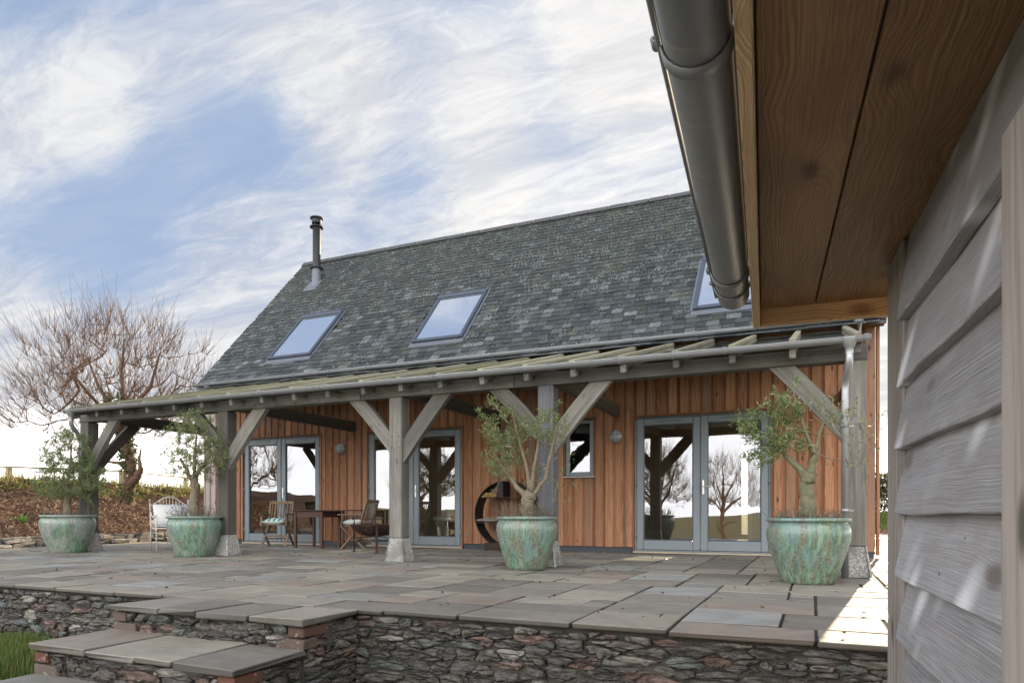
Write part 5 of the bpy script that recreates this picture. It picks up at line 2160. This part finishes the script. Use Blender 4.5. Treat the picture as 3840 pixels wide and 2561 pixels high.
armchair("weathered slatted armchair facing the terrace in front of the far left glazed doors", (-10.16, 10.98, .001), R(24))
armchair("weathered slatted armchair seen side on between the table and the middle doors", (-7.92, 10.72, .001), R(-82))
for (lab, loc, rz, sd) in (("teal striped cushion on the armchair by the far left doors", (-10.17, 10.95, .515), 24, 2), ("teal striped cushion on the armchair seen side on", (-7.95, 10.71, .515), -82, 3)):
    c = thing("cushion", lab, "cushion", loc, R(rz), "striped seat cushions")
    pillow("cover", "stripes", c, .46, .44, .145, (0, 0, 0), (R(4), 0, 0), seed=sd)

table = thing("table", "dark wooden drop leaf table standing between two armchairs under the porch", "table", (-8.95, 10.93, .001), R(3))
r_t = random.Random(3)
for (x0, x1, nm) in ((-.52, .235, "tabletop"), (.24, .82, "table_leaf")):
    mb = MB().piece(r_t)
    mb.box(x0, x1, -.36, .36, .725, .747, "x", .005)
    mb.build(nm, M["mahogany"], table)
for x, y in ((-.42, -.29), (.20, -.29), (-.42, .29), (.20, .29)):
    mb = MB().piece(r_t)
    mb.beam((x, y, 0), (x, y, .724), .050, .050, (0, 1, 0), .006)
    mb.build("leg", M["mahogany"], table)
for q in ((-.394, .174, -.300, -.280), (-.394, .174, .280, .300), (-.43, -.41, -.264, .264), (.19, .21, -.264, .264)):
    mb = MB().piece(r_t)
    mb.box(*q, .60, .7245, "x" if q[1] - q[0] > .1 else "y", .003)
    mb.build("apron", M["mahogany"], table)
mb = MB().piece(r_t)
mb.beam((.50, -.02, 0), (.50, -.02, .724), .045, .045, (0, 1, 0), .005)
mb.box(.2105, .4775, -.030, -.008, .10, .13, "x")
mb.build("gate_leg", M["mahogany"], table)

# fire bowl
fire = thing("fire_bowl", "rusty round iron fire bowl on a stand in front of the middle doors", "fire bowl", (-7.06, 10.02, .001), R(10))
mb = MB()
mb.lathe([(.0, .275), (.14, .285), (.27, .325), (.37, .395), (.425, .475), (.432, .490), (.418, .490), (.36, .405), (.26, .337), (.13, .297), (.0, .288)], 40)
mb.build("bowl", M["rust"], fire)
for q in (60, 180, 300):
    mb = MB()
    c, s = math.cos(R(q)), math.sin(R(q))
    mb.obox((.40 * c, .40 * s, .26), ((0, 0, 1), (c, s, 0), (-s, c, 0)), .26, .008, .020, .003)
    mb.obox((.40 * c, .40 * s, .006), ((c, s, 0), (-s, c, 0), (0, 0, 1)), .035, .035, .006)
    mb.build("leg", M["rust"], fire)
    mb = MB()
    mb.tube([(.395 * c, .395 * s, .06), (.33 * c, .33 * s, .20), (.20 * c, .20 * s, .265), (.05 * c, .05 * s, .270)], .008, 6)
    mb.build("strut", M["steel_dark"], fire)
mb = MB()
pts = [(.33 * math.cos(k * math.pi / 12), .33 * math.sin(k * math.pi / 12), .20) for k in range(25)]
mb.tube(pts, .009, 6, False)
mb.build("stand_ring", M["steel_dark"], fire)
for q in (-78, 102):
    c, s = math.cos(R(q)), math.sin(R(q))
    mb = MB()
    P = []
    for k in range(19):
        a = 2 * math.pi * k / 18
        P.append((.415 * c - s * .055 * math.sin(a) + c * .012, .415 * s + c * .055 * math.sin(a) + s * .012, .405 + .055 * math.cos(a)))
    mb.tube(P, .007, 6, False)
    mb.build("ring_handle", M["rust"], fire)
mb = MB()
mb.obox((.06, 0, .585), ((.98, .17, 0), (-.17, .98, 0), (0, 0, 1)), .44, .018, .010, .003)
for x in (-.36, .47):
    mb.tube([(x, x * .17, .485), (x, x * .17, .585)], .008, 6)
mb.lathe([(0, .565), (.022, .572), (.030, .592), (.022, .612), (0, .620)], 14, (-.38, -.06, 0))
mb.build("grill_bar", M["rust"], fire)

# circular log store
logs = thing("log_store", "round dark steel moon shaped log store against the boards right of the middle doors", "log store", (-5.10, 11.38, .001))
CZ, CR = .665, .60
mb = MB()
for y0, y1 in ((-.17, .17),):
    n = 72
    vs, fs = [], []
    for k in range(n):
        q = 2 * math.pi * k / n
        for rr in (CR, CR - .012):
            for y in (y0, y1):
                vs.append((rr * math.cos(q), y, CZ + rr * math.sin(q)))
    for k in range(n):
        i, j = k * 4, ((k + 1) % n) * 4
        fs += [(i, j, j + 1, i + 1), (i + 2, i + 3, j + 3, j + 2), (i, i + 2, j + 2, j), (i + 1, j + 1, j + 3, i + 3)]
    mb.add(vs, fs, smooth=False)
mb.build("ring", M["steel_dark"], logs)
mb = MB()
mb.box(-.40, .40, -.165, .165, 0, .145, "x", .004)
mb.build("base", M["rust"], logs)
for (x0, x1, z) in ((-.575, .575, .505), (-.515, .515, .965)):
    mb = MB()
    mb.box(x0, x1, -.162, .165, z, z + .008)
    mb.build("shelf", M["steel_dark"], logs)
mb = MB()
mb.box(-.135, -.03, -.15, .16, .974, 1.245, "z")
mb.build("divider", M["steel_dark"], logs)
r_l = random.Random(17)
pile = thing("log_pile", "small split orange logs piled on the upper shelf of the round log store", "logs", (-5.10, 11.38, .974))
for k in range(26):
    x, z = -.44 + (k % 9) * .032 + (k // 9) * .02, .016 + (k // 9) * .027
    mb = MB().piece(r_l)
    mb.tube([(x, -.15 + r_l.uniform(-.02, .02), z), (x + r_l.uniform(-.01, .01), .14, z)], [.016, .015], 6, smooth=False)
    mb.build("log", M["log"], pile)
st = thing("kindling", "bundle of thin grey kindling sticks on the lower shelf of the log store", "kindling", (-5.10, 11.38, .514))
for k in range(34):
    a = Vector((r_l.uniform(-.60, -.30), r_l.uniform(-.17, .10), r_l.uniform(.010, .06)))
    e = a + Vector((r_l.uniform(.25, .42), r_l.uniform(-.06, .06), r_l.uniform(-.005, .05)))
    mb = MB().piece(r_l)
    mb.tube([a, (a + e) / 2 + Vector((0, 0, .008)), e], [.008, .009, .006], 5, smooth=False)
    mb.build("stick", M["shedpost"], st)

# white metal garden seat beyond the second planter
seat = thing("garden_seat", "chipped white wire garden seat with an arched back standing by the bark bank", "bench", (-10.82, 9.02, .001), R(62))
SW, SD = .33, .24


def wire(name, *lines, rad=.008, mat="whitewire"):
    mb = MB()
    for L_ in lines:
        mb.tube(L_, rad, 7)
    mb.build(name, M[mat], seat)


for s in (-1, 1):
    wire("back_leg", [(s * SW, SD + .05, 0), (s * SW, SD, .42), (s * SW, SD + .09, .90)], rad=.014)
    wire("front_leg", [(s * SW, -SD - .02, 0), (s * SW, -SD, .42), (s * SW, -SD - .02, .66)], rad=.012)
    wire("armrest", arc_pts((s * SW, SD + .05, .72), (s * SW, 0, .52), (s * SW, -SD - .02, .66), 10), rad=.012)
    wire("side_rail", [(s * SW, SD, .40), (s * SW, -SD, .40)], rad=.011)
    for k in range(6):
        y = -SD + .05 + k * .075
        wire("side_hoop", arc_pts((s * SW, y, .41), (s * SW, y + .035, .70), (s * SW, y + .09, .41), 8), rad=.0055)
    mb = MB()
    mb.lathe([(0, .90), (.016, .905), (.022, .922), (.014, .940), (0, .945)], 12, (s * SW, SD + .09, 0))
    mb.build("finial", M["whitewire"], seat)
wire("back_arch", [(-SW + 2 * SW * k / 16, SD + .085, .82 + .17 * math.sin(math.pi * k / 16) ** 1.4) for k in range(17)], rad=.013)
wire("back_rail", [(-SW, SD + .01, .44), (SW, SD + .01, .44)], rad=.010)
for k in range(1, 12):
    x = -SW + 2 * SW * k / 12
    wire("back_spindle", [(x, SD + .012, .445), (x, SD + .080, .82 + .17 * math.sin(math.pi * k / 12) ** 1.4)], rad=.006)
wire("seat_frame", [(-SW, -SD, .41), (SW, -SD, .41), (SW, SD, .41), (-SW, SD, .41), (-SW, -SD, .41)], rad=.010)
for k in range(9):
    y = -SD + .05 + k * .046
    wire("seat_wire", [(-SW, y, .412), (SW, y, .412)], rad=.004)
wire("stretcher", [(-SW, SD + .03, .14), (SW, SD + .03, .14)], [(-SW, -SD - .01, .14), (SW, -SD - .01, .14)], rad=.007)
rot62 = Matrix.Rotation(R(62), 4, "Z")


def at_seat(x, y, z):
    p = rot62 @ Vector((x, y, 0))
    return (-10.82 + p.x, 9.02 + p.y, z)


for (nm, lab, mat, w_, d_, h_, p, rx, rz, sd) in (
        ("cushion", "plain white scatter cushion leaning in the white garden seat", "white_cloth", .42, .42, .14, (-.10, .13, .66), 68, 62, 4),
        ("cushion", "blue patterned scatter cushion leaning at the right end of the garden seat", "print", .44, .40, .13, (.17, .02, .665), 62, 92, 5),
        ("seat_pad", "thin blue patterned pad lying on the white garden seat", "print", .60, .44, .05, (0, 0, .445), 0, 62, 6)):
    c = thing(nm, lab, "cushion", at_seat(*p), R(rz), "cushions on the garden seat" if nm == "cushion" else None)
    pillow("cover", mat, c, w_, d_, h_, (0, 0, 0), (R(rx), 0, 0), seed=sd)

pot = thing("flower_pot", "small orange terracotta pots stacked beside the second porch post", "flower pot", (-12.50, 11.40, .001))
for k in range(3):
    mb = MB()
    z = k * .075
    mb.lathe([(0, z), (.055, z), (.078, z + .13), (.088, z + .13), (.090, z + .165), (.078, z + .165), (.070, z + .13), (.05, z + .012)], 20)
    mb.build("pot", M["terracotta"], pot)

# ------------------------------------------------------------------ bank, planting and fence
r5 = random.Random(55)
kerb = thing("stone_edging", "low edging of pale flat stones along the foot of the bark bank", "edging", (-14.6, 10, 0))
for course in range(2):
    y = 5.5 - course * .2
    while y < 15.5:
        ln = r5.uniform(.28, .62)
        x = float(edging_x(y + ln / 2))
        x2 = float(edging_x(y + ln / 2 + .3))
        a = math.atan2(.3, x2 - x)
        mb = MB().piece(r5)
        mb.pc = (r5.choice([.40, .85, .88, .91, .2, .55]), mb.pc[1], mb.pc[2])
        hh = r5.uniform(.04, .07)
        mb.obox((x - course * .10 + r5.uniform(-.05, .05) + .03, y + ln / 2, .045 + course * .09 + r5.uniform(-.01, .015)), ((math.cos(a), math.sin(a), r5.uniform(-.05, .05)), (-math.sin(a), math.cos(a), 0), (0, 0, 1)),
                ln / 2 - .01, r5.uniform(.13, .20), hh, .018, .030)
        o = mb.build("stone", M["stone"], kerb)
        o.matrix_parent_inverse = Matrix.Translation((14.6, -10, 0))
        y += ln


def strewn(n, xr, yr, h, L, W, mat, name, r, lift=.0, flat=.35, cond=None, kind="stuff"):
    P, D = [], []
    while len(P) < n:
        x, y = r.uniform(*xr), r.uniform(*yr)
        if cond and not cond(x, y):
            continue
        P.append((x, y, 0))
        D.append((r.gauss(0, 1), r.gauss(0, 1), abs(r.gauss(0, flat))))
    P = np.array(P)
    P[:, 2] = h(P[:, 0], P[:, 1]) + lift + np.array([abs(r.gauss(0, .015)) for _ in range(n)])
    return leaf_cloud(name, P, D, L, W, M[mat], None, r, kind=kind, fold=.2)


def on_bank(a, b):
    return lambda x, y: a < float(edging_x(y)) - x < b


strewn(22000, (-21, -14.3), (6, 18), bank_h, .085, .04, "litter", "leaf_litter", r5, .0, .45, on_bank(.05, 4.2))
strewn(5200, (-23, -15.5), (8, 19), bank_h, .075, .06, "ground_ivy", "ground_cover", r5, .02, .8, on_bank(2.9, 4.6))


def blades(name, n, xr, yr, h, hgt, wd, mat, r, cond=None, lean=.35):
    rs = np.random.RandomState(r.randrange(10 ** 6))
    x, y = rs.uniform(*xr, n), rs.uniform(*yr, n)
    if cond is not None:
        k = cond(x, y)
        x, y = x[k], y[k]
    n = len(x)
    clump = .55 + .45 * np.sin(x * 5.1 + 1.3 * np.sin(y * 3.7)) * np.sin(y * 4.3)
    hh = hgt * rs.uniform(.45, 1.2, n) * (.6 + .6 * clump)
    a = rs.uniform(0, 6.28, n)
    L_ = np.stack([np.cos(a), np.sin(a), np.zeros(n)], -1)
    S = np.stack([-np.sin(a), np.cos(a), np.zeros(n)], -1)
    B = np.stack([x, y, h(x, y) - .01], -1)
    le = (rs.uniform(.1, 1, n) * lean)[:, None] * hh[:, None]
    w_ = (wd * rs.uniform(.6, 1.2, n))[:, None]
    up = np.array([0, 0, 1.])
    m_ = B + up * hh[:, None] * .6 + L_ * le * .35
    tip = B + up * hh[:, None] * .95 + L_ * le
    v = np.stack([B - S * w_ * .5, B + S * w_ * .5, m_ + S * w_ * .35, m_ - S * w_ * .35, tip + S * w_ * .06, tip - S * w_ * .06], 1).reshape(-1, 3)
    i = np.arange(n)[:, None] * 6
    f = np.concatenate([i + np.array([[0, 1, 2, 3]]), i + np.array([[3, 2, 4, 5]])])
    pc = np.repeat(rs.uniform(0, 1, (n, 3)), 6, 0)
    return np_mesh(name, v, f, M[mat], None, "stuff", pc)


blades("grass", 70000, (-9.0, -4.93), (1.6, 4.1), land, .105, .0055, "grass", r5, lambda x, y: (y < 4.08))
blades("dry_grass", 26000, (-34, -16), (6, 26), bank_h, .42, .016, "drygrass", r5, lambda x, y: (edging_x(y) - x > 3.6) & (edging_x(y) - x < 13))
blades("garden_grass", 9000, (1.2, 5.0), (30, 38), lambda x, y: -.03 + .62 * smooth(y, 30, 36), .16, .02, "grass", r5)

# fence along the top of the bank
fence = thing("fence", "low pale timber post and rail fence along the crest of the bank", "fence", (-21.6, 12.3, 1.4))
FP = [(-23.6, 9.2), (-21.55, 12.35), (-20.45, 15.1), (-21.2, 18.2), (-22.0, 20.9), (-22.4, 23.6)]
off = Matrix.Translation((21.6, -12.3, -1.4))
for k, (x, y) in enumerate(FP):
    g = float(bank_h(np.array(x), np.array(y)))
    mb = MB().piece(r5)
    mb.box(x - .065, x + .065, y - .065, y + .065, g - .3, 2.02 - max(0, k - 2) * .05, "z", .012)
    mb.build("fence_post", M["fence"], fence).matrix_parent_inverse = off
for k, (a, b) in enumerate(zip(FP, FP[1:])):
    z0, z1 = 1.98 - max(0, k - 2) * .05, 1.98 - max(0, k - 1) * .05
    mb = MB().piece(r5)
    mb.beam((a[0], a[1] - .02, z0 + .05), (b[0], b[1] - .02, z1 + .05), .09, .05, (0, 0, 1), .006)
    mb.build("fence_rail", M["fence"], fence).matrix_parent_inverse = off
for k, (x, y) in enumerate(((-22.9, 22.6), (-22.3, 22.9))):
    g = float(bank_h(np.array(x), np.array(y)))
    t = thing("fence_post", ("lone pale timber post in the field seen left of the second olive", "lone pale timber post in the field close to the second olive crown")[k], "post", (x, y, g), 0, "loose posts in the field")
    mb = MB().piece(r5)
    mb.box(-.07, .07, -.07, .07, -.2, .62 + .1 * k, "z", .012)
    mb.build("shaft", M["fence"], t)

# strap leaved clumps on the bank
for i, (x, y, n, hh, lab) in enumerate(((-16.55, 8.75, 34, .44, "bright green strap leaved clump on the bark bank at the left edge"), (-15.45, 9.15, 22, .30, "smaller pale strap leaved clump behind the far left planter"),
                                        (-17.1, 8.2, 26, .40, "strap leaved clump cut by the left edge of the picture"))):
    t = thing("strap_plant", lab, "plant", (x, y, float(bank_h(np.array(x), np.array(y))) - .02))
    for k in range(n):
        a, ln = r5.uniform(0, 6.28), hh * r5.uniform(.7, 1.25)
        L_ = Vector((math.cos(a), math.sin(a), 0))
        S = Vector((-math.sin(a), math.cos(a), 0))
        sp = r5.uniform(.3, .95)
        vs, fs = [], []
        for q in range(6):
            u_ = q / 5
            p = L_ * ln * sp * u_ ** 1.3 + Vector((0, 0, ln * (u_ * 1.05 - .75 * sp * u_ ** 2.4)))
            w_ = .030 * (1 - u_ ** 2) + .003
            vs += [p - S * w_ * .5, p + Vector((0, 0, -.006)), p + S * w_ * .5]
        for q in range(5):
            b0 = q * 3
            fs += [(b0, b0 + 1, b0 + 4, b0 + 3), (b0 + 1, b0 + 2, b0 + 5, b0 + 4)]
        mb = MB().piece(r5)
        mb.add(vs, fs, smooth=True)
        mb.build("leaf", M["strap"], t)


# ------------------------------------------------------------------ seen in the gap by the shed, and hedges further off
def hedge(name, lab, c, size, n, mats, seed, leaf=(.07, .04)):
    r = random.Random(seed)
    t = thing(name, lab, "hedge", (c[0], c[1], c[2]))
    LP, LD, mb = [], [], MB()
    for k in range(n):
        p = np.array([r.uniform(-1, 1) * size[0], r.uniform(-1, 1) * size[1], r.random() ** .8 * size[2]])
        p[2] *= 1 - .25 * abs(p[0] / size[0]) * r.random() + .18 * math.sin(p[0] * 1.7 + seed)
        LP.append(p)
        LD.append([r.gauss(0, 1), r.gauss(0, 1), r.gauss(.2, .8)])
        if k % 14 == 0:
            d_ = np.array([r.gauss(0, .25), r.gauss(0, .25), .5])
            mb.piece(r)
            mb.tube([p, p + d_ * .5, p + d_ + np.array([r.gauss(0, .1), 0, 0])], [.012, .009, .004], 3, False)
    mb.build("twigs", M["bark"], t, kind="stuff")
    leaf_cloud("leaves", LP, LD, leaf[0], leaf[1], M[mats], t, r, kind="stuff")
    return t


hedge("hedge", "dense brown green hedge seen through the gap between house and shed", (4.0, 37.5, .55), (3.2, .9, 1.75), 16000, "ivy", 3, (.12, .08))
shrub = copy_tree(tree)
shrub.location, shrub.rotation_euler, shrub.scale = (4.6, 33.0, .5), (0, 0, 2.2), (.55, .55, .62)
shrub["label"] = "small bare tree with thin branches in the gap between house and shed"
strewn(2600, (1.2, 4.5), (24, 31), lambda x, y: 0 * x + .004, .11, .06, "litter", "fallen_leaves", r5, 0, .3)
# crumbs and dead leaves lying on the paving
strewn(260, (-13.5, .4), (4.3, 11.4), lambda x, y: 0 * x + .004, .040, .022, "litter", "paving_leaves", r5, 0, .25)

# ------------------------------------------------------------------ rooms behind the glass
dining = thing("dining_table", "pale legged dining table indoors behind the far left doors", "table", (-9.95, 13.2, .013))
for (x, y) in ((-.6, -.35), (.6, -.35), (-.6, .35), (.6, .35)):
    mb = MB()
    mb.lathe([(.022, 0), (.036, .05), (.026, .12), (.040, .35), (.030, .45), (.045, .60), (.040, .72)], 14, (x, y, 0))
    mb.build("leg", M["cream"], dining)
mb = MB()
mb.box(-.72, .72, -.45, .45, .721, .76, "x", .006)
mb.build("tabletop", M["cream"], dining)
stool = thing("side_table", "cream side table with curved legs indoors behind the middle doors", "table", (-6.95, 12.75, .013))
for (x, y) in ((-.3, -.2), (.3, -.2), (-.3, .2), (.3, .2)):
    mb = MB()
    mb.tube([(x * 1.12, y * 1.12, 0), (x * .95, y * .95, .2), (x * 1.08, y * 1.08, .52)], [.016, .018, .028], 10)
    mb.build("leg", M["cream"], stool)
mb = MB()
mb.box(-.38, .38, -.27, .27, .521, .60, "x", .01)
mb.build("top", M["cream"], stool)
cup = thing("sideboard", "brown wooden sideboard indoors behind the far left doors", "cabinet", (-11.3, 14.6, .013))
mb = MB().piece(r5)
mb.box(-.6, .6, -.25, .25, 0, .95, "x", .006)
mb.build("body", M["teak"], cup)
for x0 in (-.56, .02):
    mb = MB().piece(r5)
    mb.box(x0, x0 + .54, -.268, -.2505, .08, .88, "z", .004)
    mb.build("door", M["mahogany"], cup)
cur = thing("curtain", "pale full length curtain hanging inside the right hand doors", "curtain", (-.78, YF + .36, .03))
vs, fs = [], []
n = 60
for j in (0, 1):
    for i in range(n + 1):
        x = -.22 + .42 * i / n
        vs.append((x, .05 * math.sin(i * .9) + .02 * math.sin(i * .37), j * 2.3))
for i in range(n):
    fs.append((i, i + 1, n + 2 + i, n + 1 + i))
mb = MB()
mb.add(vs, fs, smooth=True)
mb.build("cloth", M["curtain"], cur)
